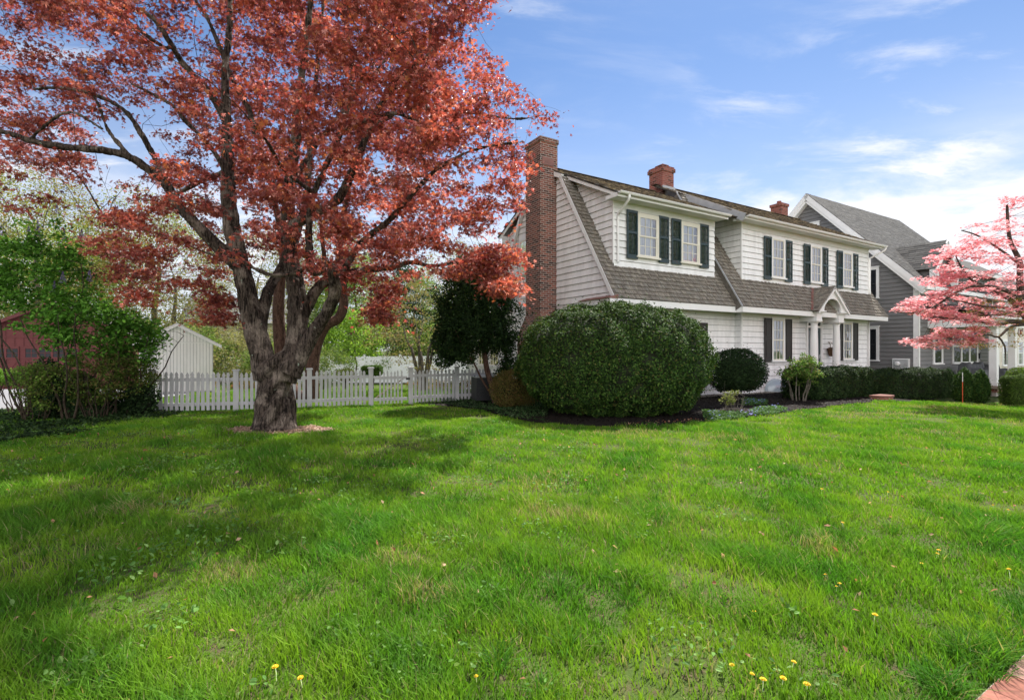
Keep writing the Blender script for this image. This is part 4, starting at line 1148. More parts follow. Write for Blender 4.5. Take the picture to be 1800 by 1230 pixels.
# ---------------------------------------------------------------- vinyl fence far behind
vf = empty('vinyl_fence', (-19, 34, 0), 0, 'tall smooth white vinyl fence at the back of the yard', 'fence')
x = -19.5
while x < 1.5:
    q = MB(Matrix.Translation((19, -34, 0))); z = gz(x, 34)
    q.box(x - .065, x + .065, 33.93, 34.07, z, z + 1.92); q.box(x - .08, x + .08, 33.92, 34.08, z + 1.92, z + 1.96); q.build('post', M['vinyl'], vf)
    q = MB(Matrix.Translation((19, -34, 0))); q.box(x + .065, x + 2.335, 33.97, 34.03, z + .06, z + .18); q.box(x + .065, x + 2.335, 33.97, 34.03, z + 1.72, z + 1.84)
    for k in range(15): q.box(x + .065 + k * .1513, x + .065 + k * .1513 + .146, 33.985, 34.012, z + .18, z + 1.72)
    q.build('panel', M['vinyl'], vf); x += 2.4

# ---------------------------------------------------------------- shed
SX, SY = -12.1, 18.3
shed = empty('garden_shed', (SX, SY, gz(SX, SY)), .56, 'white grooved board garden shed with a low gable roof behind the fence', 'shed')
shed.scale = (.84, .84, 1); m = MB(); hw_ = 1.32
def vboards(mb, x0, x1, y, z0, ztop, pitch=.12):
    x = x0
    while x < x1 - .01:
        b = min(x + pitch - .018, x1); mb.prism([(x, y, z0), (b, y, z0), (b, y, ztop(b)), (x, y, ztop(x))], (0, .012, 0)); x += pitch
vboards(m, -hw_, hw_, -.012, .05, lambda x: 1.80)
vboards(m, -hw_, hw_, -.018, 1.84, lambda x: 2.46 - .47 * abs(x) - .02)
m.build('wall', M['shed'], shed)
m = MB(); m.box(-hw_ + .002, hw_ - .002, .0, 2.6, .0, 1.8); m.prism([(-hw_, .0, 1.8), (hw_, .0, 1.8), (0, .0, 2.44)], (0, 2.6, 0)); m.build('groove_backing', M['meter'], shed)
m = MB(); m.box(-hw_ - .01, -hw_, .0, 2.6, .05, 1.8); m.build('side_wall', M['shed'], shed)
m = MB(); m.box(hw_, hw_ + .01, .0, 2.6, .05, 1.8); m.build('side_wall', M['shed'], shed)
m = MB(); m.box(-hw_ - .02, hw_ + .02, -.03, -.005, 1.80, 1.835); m.build('belt_board', M['shed'], shed)
m = MB(); 
for sg in (-1, 1):
    A = Vector((sg * 1.66, -.12, 1.73)); B = Vector((0, -.12, 2.53)); N = Vector((0, 0, -1)); m.prism([A, B, B + N * .13, A + N * .13], (0, .05, 0))
    m.prism([A, B, B + N * .035, A + N * .035], (0, 2.85, 0))
m.build('roof', M['trim'], shed)
# ---------------------------------------------------------------- red barn garage
BX, BY = (95 - CX) / F * 26, 26.0; BZ = gz(BX, BY)
barn = empty('red_garage', (BX, BY, BZ), .5, 'dark red board and batten garage with cross braced doors', 'garage')
barn.scale = (.82, .8, 1)
def bz(z): return z - BZ
ap = bz(4.0)
m = MB(); m.prism([(-4.4, 0, 0), (4.15, 0, 0), (4.15, 0, ap - 4.15 * .43), (0, 0, ap), (-4.4, 0, ap - 4.4 * .43)], (0, 7, 0)); m.build('wall', M['barn'], barn)
m = MB(); x = -4.3
while x < 4.2:
    m.box(x - .02, x + .02, -.03, 0, bz(2.2) + .03, ap - abs(x) * .43 - .12); m.box(x - .02, x + .02, -.03, 0, bz(1.75), bz(2.2) - .03); x += .41
m.box(-4.4, 4.15, -.035, 0, bz(2.2) - .03, bz(2.2) + .03); m.box(4.05, 4.17, -.045, 0, 0, ap - 4.15 * .43 - .1); m.build('batten', M['barn'], barn)
m = MB()
for sg, e in ((-1, 4.75), (1, 4.5)):
    A = Vector((sg * e, -.35, ap + .05 - e * .43)); B = Vector((0, -.35, ap + .05)); N = Vector((0, 0, -1)); m.prism([A, B, B + N * .07, A + N * .07], (0, 7.6, 0))
m.build('roof', M['underlay'], barn)
m = MB()
for sg, e in ((-1, 4.75), (1, 4.5)):
    A = Vector((sg * e, -.38, ap + .06 - e * .43)); B = Vector((0, -.38, ap + .06)); N = Vector((0, 0, -1)); m.prism([A, B, B + N * .17, A + N * .17], (0, .03, 0))
m.build('rake_board', M['barn_trim'], barn)
m = MB(); m.box(.3, .85, -.05, 0, bz(3.05), bz(3.5)); 
for k in range(6): m.obox((.575, -.06, bz(3.09) + k * .075), (.25, 0, 0), (0, .02, -.012), (0, .004, .008))
m.build('vent', M['barn_trim'], barn)
for x0, x1 in ((-4.1, -1.62), (-1.38, 1.2)):
    m = MB(); z1 = bz(1.72); wz0, wz1 = bz(1.18), bz(1.60)
    m.box(x0, x1, -.03, 0, .02, z1); m.box(x0, x1, -.06, -.03, z1 - .1, z1); m.box(x0, x1, -.06, -.03, wz0 - .09, wz0); m.box(x0, x1, -.06, -.03, .02, .16)
    n = 4; ww = (x1 - x0) / n
    for k in range(n + 1): m.box(x0 + k * ww - (.05 if k else 0), x0 + k * ww + (.05 if k < n else 0), -.062, -.03, .02, z1)
    for k in range(n // 2):
        a, b = x0 + 2 * k * ww + .06, x0 + (2 * k + 2) * ww - .06
        for p, q in (((a, .16), (b, wz0 - .09)), ((a, wz0 - .09), (b, .16))):
            A, B = Vector((p[0], -.045, p[1])), Vector((q[0], -.045, q[1])); D = B - A; N = Vector((-D.z, 0, D.x)).normalized() * .05; m.obox((A + B) / 2, D / 2, (0, .010, 0), N)
    dd = m.build('garage_door', M['barn'], barn)
    for k in range(n):
        q = MB(); q.box(x0 + k * ww + .06, x0 + (k + 1) * ww - .06, -.040, -.031, wz0, wz1); wo = q.build('window', M['dark'], dd)
        q = MB(); a, b = x0 + k * ww + .06, x0 + (k + 1) * ww - .06
        q.box((a + b) / 2 - .015, (a + b) / 2 + .015, -.055, -.040, wz0, wz1); q.box(a, b, -.054, -.041, (wz0 + wz1) / 2 - .012, (wz0 + wz1) / 2 + .012); q.build('glazing_bar', M['barn'], wo)
# a far gray roofed house between the trunks
fh = empty('distant_house', (-24, 46, -.8), .3, 'pale house with a gray roof far behind the maple trunk', 'house')
m = MB(); m.box(-5, 5, 0, 7, 0, 5); m.build('wall', M['cream_siding'], fh)
m = MB(); m.prism([(-5.5, -.4, 4.8), (-5.5, 7.4, 4.8), (-5.5, 3.5, 7.4)], (11, 0, 0)); m.build('roof', M['gray_siding'], fh)
for x in (-3.4, -.6, 2.2):
    m = MB(); m.box(x, x + 1.1, -.05, 0, 3.0, 4.3); m.build('window', M['dark'], fh)

# ---------------------------------------------------------------- small things
ac = empty('air_conditioner', (*[(852 - CX) / F * 14.9, 14.9], gz(-.8, 14.9)), .3, 'dark outdoor air conditioner unit under the holly beside the fence', 'air conditioner')
m = MB(); m.box(-.33, .33, -.33, .33, .08, .74); m.build('body', M['ac'], ac)
m = MB(); m.box(-.35, .35, -.35, .35, .74, .78); m.lathe((0, 0, .78), [(.26, 0), (.26, .02), (.05, .03)], 24); m.build('top', M['meter'], ac)
m = MB()
for k in range(14): m.box(-.32, .32, -.345, -.335, .13 + k * .042, .145 + k * .042)
m.build('grille', M['ac'], ac)
m = MB(); m.box(.02, .10, -.35, -.346, .62, .70); m.build('plate', M['trim'], ac)
# basement window well cover
wp = hw(1.9, -.45); wc = empty('window_well_cover', (wp.x, wp.y, 0.03), TH, 'clear blue tinted plastic bubble over the basement window well by the wall', 'well cover')
m = MB(); nu, nv = 22, 8; vs = []
for j in range(nv + 1):
    for i in range(nu + 1):
        a = math.pi * i / nu; t = j / nv; r_ = .58 * math.cos(t * math.pi / 2) * (1 + .02 * math.sin(a * 11)); vs.append((-r_ * math.cos(a) * 1.05, -r_ * math.sin(a) * .75 + .40, .46 * math.sin(t * math.pi / 2)))
m.add(vs, [(j * (nu + 1) + i, j * (nu + 1) + i + 1, (j + 1) * (nu + 1) + i + 1, (j + 1) * (nu + 1) + i) for j in range(nv) for i in range(nu)])
m.build('dome', M['plastic'], wc, smooth=True)
m = MB(); m.tube([(-.61 * math.cos(a), -.46 * math.sin(a) + .40, .012) for a in [math.pi * k / 20 for k in range(21)]], .016, 6); m.build('rim', M['meter'], wc)
# hanging basket
hp = hw(5.72, -.10); hb = empty('hanging_basket', (hp.x, hp.y, 1.30), TH, 'brown wicker basket hanging on the white wall beside the front door', 'basket')
m = MB(Matrix.Rotation(R(-12), 4, 'Y')); m.lathe((0, -.08, 0), [(.10, 0), (.13, .02), (.165, .30), (.175, .31), (.165, .33)], 16); m.build('bowl', M['basket'], hb)
m = MB(); m.tube(smooth_line([(-.13, -.06, .33), (-.10, -.03, .50), (-.07, .06, .56)], None, .05), .012, 6); m.tube(smooth_line([(.15, -.06, .36), (.06, -.03, .52), (-.07, .06, .56)], None, .05), .012, 6); m.build('handle', M['basket'], hb)
M['barn_brick'] = simple('worn_brick', (.15, .055, .04), .85, .35, 14, .5, 40)
# brick step by the hedges
sp = (11.55, 15.75); bs = empty('brick_steps', (*sp, gz(*sp) - .02), TH, 'low curved red brick step wall between the two long hedges', 'brick steps')
m = MB(); vs = []
for k in range(13):
    a = math.pi * (.95 - .9 * k / 12); vs.append((.42 * math.cos(a), -.28 * math.sin(a)))
m.prism([(x, y, -.06) for x, y in vs] + [(.42, .25, -.06), (-.42, .25, -.06)], (0, 0, .20)); m.build('wall', M['brick'], bs)
m = MB(); m.prism([(x * 1.06, y * 1.08, .14) for x, y in vs] + [(.44, .27, .14), (-.44, .27, .14)], (0, 0, .055)); m.build('cap', M['barn_brick'], bs)
bs.scale = (.86, .86, .95)
# driveway marker stake
sk = (16.55, 18.6); so_ = empty('marker_stake', (sk[0], sk[1], gz(*sk)), 0, 'thin orange and white driveway marker stake at the lawn edge', 'stake')
m = MB(); m.tube([(0, 0, -.05), (0, 0, .80)], .012, 8); m.build('rod', M['orange'], so_)
m = MB(); m.tube([(0, 0, .80), (0, 0, 1.15)], .012, 8); m.build('reflective_tip', M['white'], so_)
# covered porch furniture: draped canvas
def cover(name, c, w_, d_, h, lab, seed):
    r_ = np.random.default_rng(seed); m = MB(); nx, ny = 40, 18; vs = []
    for j in range(ny + 1):
        for i in range(nx + 1):
            x = (i / nx - .5) * 2; y = (j / ny - .5) * 2; e = max(abs(x), abs(y)); k = min(1, (1 - e) / .22)
            back = .28 * (1 if y > .1 else 0) + .12 * (abs(x) > .68)
            z = (h * (.66 + back)) * (1 - (1 - k) ** 3) if k < 1 else h * (.66 + back)
            q = np.array([[x * 2 + seed, y * 2, 0]]); z += float(noise3(q, 3.1)[0]) * .03 * (k > .02)
            s = 1 - .12 * max(0, k); vs.append((x * w_ / 2 * s, y * d_ / 2 * s, max(z, 0)))
    m.add(vs, [(j * (nx + 1) + i, j * (nx + 1) + i + 1, (j + 1) * (nx + 1) + i + 1, (j + 1) * (nx + 1) + i) for j in range(ny) for i in range(nx)])
    P = hw(11.5 + c[0], -.95 + c[1]); o = m.build(name, M['cover'], smooth=True, loc=(P.x, P.y, 0.0)); o.rotation_euler = (0, 0, TH); tag(o, lab, 'furniture cover'); return o
cover('furniture_cover', (3.6, -1.05), 2.3, 1.0, .92, 'gray canvas cover draped over a sofa on the gray house porch', 1)
cover('furniture_cover', (6.0, -1.1), 1.2, 1.0, .80, 'smaller gray canvas cover over a chair on the gray house porch', 2)
# oval number sign hanging from the porch beam
spx = hw(11.5 + 4.95, -.95 - 2.18); sgn = empty('house_number_sign', (spx.x, spx.y, 2.37), TH, 'oval white house number sign with dark red digits hanging by the porch beam', 'sign')
m = MB(Matrix.Rotation(R(90), 4, 'X')); m.lathe((0, 0, -.012), [(.26, 0), (.27, .006), (.27, .018), (.26, .024)], 28)
o = m.build('plate', M['white'], sgn); o.scale = (1.25, 1, .8)
m = MB(Matrix.Rotation(R(90), 4, 'X'))
o = m  # rim
mm = MB(); mm.tube([(.335 * math.cos(a), -.014, .215 * math.sin(a)) for a in [2 * math.pi * k / 32 for k in range(33)]], .012, 6); mm.build('rim', M['sign_red'], sgn)
def digit_strokes(d):
    if d == '8': return [[(.0 + .055 * math.cos(a), .065 + .05 * math.sin(a)) for a in [2 * math.pi * k / 16 for k in range(17)]], [(.0 + .065 * math.cos(a), -.05 + .062 * math.sin(a)) for a in [2 * math.pi * k / 16 for k in range(17)]]]
    return [[(-.055, .07), (-.035, .105), (0, .115), (.045, .10), (.055, .06), (.03, .01), (-.06, -.105), (.065, -.105)]]
mm = MB()
for d_, ox in (('8', -.10), ('2', .10)):
    for st_ in digit_strokes(d_): mm.tube([(x + ox, -.022, z) for x, z in st_], .017, 6)
mm.build('number', M['sign_red'], sgn)
mm = MB(); mm.tube([(-.15, 0, .18), (-.15, 0, .205)], .006, 5); mm.tube([(-.15, 0, .18), (-.15, 0, .27)], .006, 5); mm.tube([(.15, 0, .18), (.15, 0, .27)], .006, 5); mm.build('hanger', M['ac'], sgn)
# ---------------------------------------------------------------- the big red maple
RED = [(.31, .066, .056), (.43, .125, .082), (.16, .040, .040), (.50, .19, .075), (.39, .10, .092), (.23, .062, .055), (.60, .27, .24)]
REDW = [.20, .16, .22, .07, .14, .11, .10]
def L3(rows): return [at(a, b, c) for a, b, c, r in rows], [r for a, b, c, r in rows]
MAIN = [
 [(482, 752, 9.75, .33), (480, 700, 9.75, .275), (485, 670, 9.75, .28), (486, 650, 9.75, .26)],
 # left stem
 [(468, 665, 9.72, .24), (457, 615, 9.7, .20), (444, 562, 9.68, .185), (434, 510, 9.66, .17), (422, 462, 9.66, .15), (408, 400, 9.7, .145), (400, 300, 9.8, .115), (398, 207, 9.9, .085), (396, 120, 10.0, .065), (405, 20, 10.1, .05), (398, -90, 10.2, .03)],
 # its inner side stem
 [(466, 640, 9.74, .10), (459, 590, 9.78, .12), (463, 548, 9.85, .11), (474, 505, 10.0, .10), (496, 468, 10.3, .085), (520, 420, 10.6, .075), (540, 330, 10.9, .06), (548, 220, 11.1, .05), (560, 90, 11.3, .04), (575, -60, 11.4, .025)],
 # middle stem
 [(498, 665, 9.7, .25), (519, 615, 9.7, .19), (524, 560, 9.72, .18), (519, 505, 9.75, .165), (510, 450, 9.75, .14), (507, 400, 9.8, .12), (508, 330, 9.8, .11), (520, 240, 9.7, .09), (528, 150, 9.6, .07), (540, 60, 9.5, .055), (552, -60, 9.4, .03)],
 # right stem with the lichen elbow
 [(512, 655, 9.6, .20), (546, 595, 9.5, .13), (572, 553, 9.4, .105), (588, 515, 9.3, .11), (586, 485, 9.2, .095), (575, 465, 9.15, .085), (552, 478, 9.1, .08), (545, 450, 9.05, .07), (543, 400, 9.0, .06), (552, 340, 8.9, .05), (600, 230, 8.7, .04), (620, 120, 8.5, .03), (600, 20, 8.3, .02)],
 # long low limb rising to the left out of the frame
 [(418, 468, 9.6, .13), (385, 435, 9.5, .115), (353, 403, 9.35, .10), (313, 360, 9.2, .09), (290, 320, 9.1, .08), (260, 297, 9.0, .072), (220, 273, 8.9, .065), (167, 263, 8.8, .06), (107, 258, 8.7, .056), (53, 247, 8.6, .05), (0, 230, 8.5, .042), (-80, 215, 8.4, .035), (-180, 170, 8.3, .02)],
 [(292, 322, 9.1, .055), (273, 280, 9.05, .05), (247, 233, 9.0, .045), (217, 193, 8.95, .04), (167, 167, 8.9, .034), (113, 155, 8.8, .028), (60, 157, 8.7, .02)],
 [(227, 273, 8.9, .04), (190, 230, 8.8, .034), (173, 183, 8.7, .028), (150, 150, 8.6, .02)],
 [(53, 247, 8.6, .03), (77, 223, 8.5, .028), (123, 197, 8.4, .024), (180, 227, 8.3, .018)],
 # big leaning limbs up to the left
 [(398, 215, 9.9, .075), (387, 195, 9.85, .07), (370, 163, 9.7, .066), (353, 147, 9.6, .062), (320, 110, 9.4, .055), (303, 83, 9.2, .05), (267, 30, 8.9, .045), (200, 5, 8.6, .035), (140, -50, 8.3, .025)],
 [(303, 83, 9.2, .04), (290, 85, 9.1, .038), (240, 50, 8.8, .032), (150, -20, 8.3, .02)],
 [(405, 330, 9.7, .06), (385, 280, 9.6, .05), (353, 240, 9.4, .042), (320, 207, 9.2, .036), (300, 183, 9.1, .03), (230, 147, 8.8, .02)],
 [(450, 240, 10.1, .06), (437, 190, 10.2, .055), (413, 150, 10.3, .048), (367, 37, 10.6, .04), (340, -10, 10.8, .03), (320, -120, 11, .02)],
 # right hand limbs
 [(530, 560, 9.9, .13), (560, 505, 10.1, .10), (600, 485, 10.2, .085), (640, 475, 10.3, .075), (690, 470, 10.5, .06), (720, 461, 10.7, .05), (762, 467, 10.9, .042), (800, 460, 11.2, .035), (850, 450, 11.6, .025), (880, 470, 11.9, .015)],
 [(600, 487, 10.2, .07), (625, 440, 9.9, .065), (655, 410, 9.7, .06), (682, 389, 9.5, .055), (724, 342, 9.3, .048), (770, 296, 9.1, .038), (838, 262, 8.9, .028), (922, 249, 8.6, .015)],
 [(508, 400, 9.8, .10), (560, 370, 9.6, .09), (593, 351, 9.5, .085), (625, 290, 9.3, .07), (660, 200, 9.1, .055), (720, 122, 8.9, .045), (758, 93, 8.8, .036), (779, 46, 8.7, .026), (813, 20, 8.6, .015)],
 [(650, 225, 9.1, .045), (720, 190, 9.3, .04), (780, 195, 9.4, .035), (830, 199, 9.5, .03), (906, 209, 9.6, .02), (956, 203, 9.7, .01)],
 [(545, 470, 9.1, .05), (500, 484, 9.0, .042), (465, 480, 8.9, .036), (430, 462, 8.8, .030), (400, 455, 8.7, .026), (350, 440, 8.5, .018)],
 [(552, 340, 8.9, .04), (500, 300, 8.2, .034), (470, 250, 7.6, .028), (430, 200, 7.1, .02)],
 [(600, 230, 8.7, .035), (690, 200, 7.9, .03), (760, 230, 7.4, .02)],
 [(508, 330, 9.8, .06), (560, 250, 10.8, .05), (640, 150, 12.0, .035), (700, 80, 12.8, .02)],
 [(400, 300, 9.8, .055), (330, 330, 10.8, .045), (250, 380, 11.8, .03), (180, 400, 12.6, .018)],
]
lines = [L3(r) for r in MAIN]
N0, p0, r0_ = seed_line(lines)
OUT = [(-380, -260), (950, -260), (905, -120), (870, -20), (835, 35), (822, 62), (850, 98), (892, 112), (905, 150), (962, 185), (968, 205), (930, 215), (902, 226), (938, 268), (925, 300), (906, 320), (918, 348), (882, 372), (868, 392), (900, 420), (905, 450), (912, 492), (900, 520), (868, 500), (840, 482), (780, 484), (700, 484), (650, 500), (600, 470), (560, 470), (525, 440), (450, 430), (400, 478), (388, 520), (350, 500), (330, 482), (250, 508), (180, 484), (148, 452), (150, 405), (205, 372), (262, 350), (240, 330), (170, 325), (60, 380), (-60, 420), (-380, 420)]
GAPS = [[(140, 218), (205, 200), (292, 196), (345, 228), (352, 243), (300, 270), (262, 292), (258, 322), (190, 322), (172, 292), (150, 262)], [(-400, 300), (60, 300), (160, 325), (170, 360), (140, 400), (-400, 440)]]
EXTRA = [([(655, 500), (690, 500), (682, 545), (660, 578), (648, 560)], 14), ([(345, 490), (405, 490), (400, 560), (372, 568), (350, 540)], 12), ([(820, 440), (905, 430), (915, 495), (898, 528), (862, 505)], 26), ([(200, 500), (330, 490), (310, 540), (225, 530)], 7), ([(560, 470), (640, 480), (600, 520)], 4)]
def crown_pads(n):
    out = []
    while len(out) < n:
        px = rng.uniform(-380, 980); py = rng.uniform(-260, 530)
        if not inpoly(np.array([px]), np.array([py]), OUT)[0]: continue
        if any(inpoly(np.array([px]), np.array([py]), q)[0] for q in GAPS) and rng.random() > .02: continue
        # the crown is a broad dome: its depth follows how high the point lies
        e = math.sqrt(max(.06, 1 - ((px - 430) / 640) ** 2)); hz = np.clip((py + 260) / 780, 0, 1)
        dd = (4.5 if py > 0 else 5.4) * e * (.55 + .45 * math.sin(math.pi * min(hz * 1.15, 1)))  # made deeper above the frame to lengthen the crown's shadow
        Y = 9.7 + rng.uniform(-1, 1) * dd * (1 if rng.random() < .9 else 1.1)
        if px < 430: Y += .8
        if px < 460 and rng.random() < .38: Y = rng.uniform(11, 15.5)  # some left sprays set far back to shade the ground by the fence
        if px < -50: Y = max(Y, 6.5)
        if Y < 6.2 and py > 300: continue
        p = at(px, py, Y)
        if p.z < 2.1 or p.z > 10.9: continue
        if float(noise3(np.array([tuple(p)]), 1.9)[0]) < -.55 and rng.random() < .8: continue
        out.append(tuple(p))
    for _ in range(440):                        # unseen upper crown added above the frame to shade the lawn
        p = at(rng.uniform(-300, 520), rng.uniform(-230, -25), rng.uniform(9.0, 16.5))
        if p.z < 13.2: out.append(tuple(p))
    for poly, k in EXTRA:
        xs = [p[0] for p in poly]; ys = [p[1] for p in poly]; c = 0
        while c < k:
            px = rng.uniform(min(xs), max(xs)); py = rng.uniform(min(ys), max(ys))
            if inpoly(np.array([px]), np.array([py]), poly)[0]: out.append(tuple(at(px, py, rng.uniform(9.3, 10.8)))); c += 1
    return np.array(out)
pads = crown_pads(1000)
ATT = np.repeat(pads, 3, 0) + rng.normal(size=(len(pads) * 3, 3)) * np.array([.28, .28, .10])
NT, PT = colonize(N0, p0, ATT, step=.22, kill=.30, infl=2.2, iters=170, maxn=16000)
maple = empty('red_maple', (*TB, 0), 0, 'big old red leaved maple with a twisted furrowed trunk in wood chips on the lawn', 'tree')
off = np.array([TB[0], TB[1], 0])
def sub(P): return np.asarray(P) - off
br, rads = branches_mesh('branches', sub(NT), PT, M['bark'], maple, r0=.0028, pw=2.35, fixed=np.array(r0_), skip=len(N0), rmax=.06)
# trunk: twisted, buttressed stems fused into one skin
tm = MB()
for i, (pts, rr) in enumerate(lines):
    sp, sr = smooth_line(pts, rr, .07 if i < 5 else .12)
    sp = [p - Vector(off) for p in sp]
    big_ = sr[0] > .2
    z00 = sp[0].z
    if i == 0:
        # start below the soil with a root flare
        sp = [Vector((sp[0].x, sp[0].y, -.12))] + sp; sr = [.46] + sr
        sr = [r_ * (1 + .22 * math.exp(-max(p.z, 0) / .14)) for r_, p in zip(sr, sp)]
        shp = lambda th, k, P: 1 + .12 * math.cos(3 * th + 2.4 * P.z) + .085 * math.cos(5 * th + 3.2 * P.z + 1) + .05 * math.cos(9 * th + 4 * P.z)
        tm.tube(sp, sr, 44, shape=shp)
    elif i < 5:
        shp = lambda th, k, P: 1 + .09 * math.cos(3 * th + 3.0 * P.z + i) + .06 * math.cos(6 * th + 2.1 * P.z)
        tm.tube(sp, sr, 22, shape=shp)
    else:
        tm.tube(sp, sr, 8 if sr[0] < .09 else 12)
# rope-like ridges winding round the lower trunk
for (a0, z0, a1, z1, r_) in ((2.9, .75, 5.6, 1.50, .10), (3.4, .30, 6.2, 1.40, .085), (3.0, .95, 5.2, 1.45, .085), (4.4, .02, 5.6, .85, .10), (3.7, .0, 4.7, .7, .09), (5.4, .0, 6.0, .6, .09), (1.2, .0, 2.4, .8, .09), (.2, .0, 1.1, .9, .1)):
    P = []
    for k in range(15):
        t = k / 14; a = a0 + (a1 - a0) * t; z = z0 + (z1 - z0) * t
        c = at(482 + 8 * min(z / 1.3, 1), 700, 9.75) - Vector(off); rad = .25 + .11 * math.exp(-z / .2); rad = rad * (1 - .15 * max(0, z - 1)); P.append((c.x + rad * math.cos(a), c.y + rad * math.sin(a), z))
    tm.tube(P, [.8 * r_ * (.5 + .9 * math.sin(math.pi * (.12 + .8 * k / 14))) for k in range(15)], 10)
trunk = tm.build('trunk', M['bark_maple'], maple, smooth=True)
rm = trunk.modifiers.new('fuse', 'REMESH'); rm.mode = 'VOXEL'; rm.voxel_size = .019; rm.use_smooth_shade = True
tx = bpy.data.textures.new('bark_lumps', 'CLOUDS'); tx.noise_scale = .16; tx.noise_depth = 3
tx2 = bpy.data.textures.new('bark_grain', 'CLOUDS'); tx2.noise_scale = .045; tx2.noise_depth = 2
dm = trunk.modifiers.new('grain', 'DISPLACE'); dm.texture = tx2; dm.strength = .022; dm.mid_level = .5
dm = trunk.modifiers.new('lumps', 'DISPLACE'); dm.texture = tx; dm.strength = .045; dm.mid_level = .5
LP = pad_leaves(pads, 98, .36, .11)
LP2 = pad_leaves(pads[rng.choice(len(pads), 420)], 30, .75, .28)
k = rng.choice(np.arange(len(NT))[len(N0):], 7000); LP3 = NT[k] + rng.normal(size=(7000, 3)) * .09
LP = np.vstack([LP, LP2, LP3])
print('maple leaves', len(LP))
# colour drifts a little from spray to spray
tone = noise3(LP, 1.3)[:, None]; ci = rng.choice(len(RED), len(LP), p=REDW); cc = np.array(RED)[ci] * (1 + .18 * tone) + np.clip(tone, 0, 1) * np.array([.05, .02, 0])
leaves('foliage', sub(LP), .069, 'maple', M['leaf_red'], np.clip(cc, .01, .8), maple, tilt=.55, droop=.55, svar=.3, colvar=.2)

# second red leaved tree behind the fence
T2 = at(548, 640, 15.6); TB2 = (T2.x, T2.y)
M2 = [[(548, 702, 15.6, .22), (549, 650, 15.6, .20), (556, 605, 15.6, .18), (572, 572, 15.6, .165), (594, 560, 15.6, .15), (604, 535, 15.6, .14), (602, 500, 15.6, .13), (597, 465, 15.6, .12), (600, 400, 15.7, .09), (620, 300, 15.9, .06), (640, 200, 16, .03)],
      [(556, 605, 15.6, .12), (566, 580, 15.7, .11), (578, 545, 15.8, .10), (582, 510, 15.9, .09), (570, 450, 16, .07), (560, 350, 16.1, .04)],
      [(548, 700, 15.6, .15), (520, 690, 15.8, .18), (498, 650, 15.9, .20), (492, 600, 15.9, .19), (490, 550, 15.9, .175), (492, 500, 15.9, .16), (498, 440, 15.9, .12), (480, 340, 16, .08), (450, 230, 16.1, .04)]]
ln = [L3(r) for r in M2]; n0, q0, rr0 = seed_line(ln)
pd = []
while len(pd) < 430:
    px, py = rng.uniform(280, 900), rng.uniform(-180, 500); 
    if ((px - 590) / (200 if py > 0 else 330)) ** 2 + ((py - 170) / 330) ** 2 < 1: pd.append(tuple(at(px, py, 15.8 + rng.uniform(-2.2, 2.2))))  # crown widened above the frame, shaped to throw shade on the lawn
pd = np.array(pd); nt, pt = colonize(n0, q0, np.repeat(pd, 2, 0) + rng.normal(size=(len(pd) * 2, 3)) * .2, step=.3, kill=.4, infl=3)
m2 = empty('red_maple', (*TB2, gz(*TB2)), 0, 'smaller red leaved tree with bare curving red brown stems behind the picket fence', 'tree')
o2 = np.array([*TB2, gz(*TB2)])
branches_mesh('branches', nt - o2, pt, M['bark_red'], m2, r0=.005, fixed=np.array(rr0), skip=len(n0), rmax=.07)
q = MB()
for pts, rr in ln:
    sp, sr = smooth_line(pts, rr, .12); q.tube([p - Vector(o2) for p in sp], sr, 14, shape=lambda th, k, P: 1 + .06 * math.cos(3 * th + P.z * 2))
q.build('trunk', M['bark_red'], m2, smooth=True)
leaves('foliage', pad_leaves(pd, 75, .5, .18) - o2, .11, 'maple', M['leaf_red'], RED, m2, weights=REDW, tilt=.6, droop=.4)

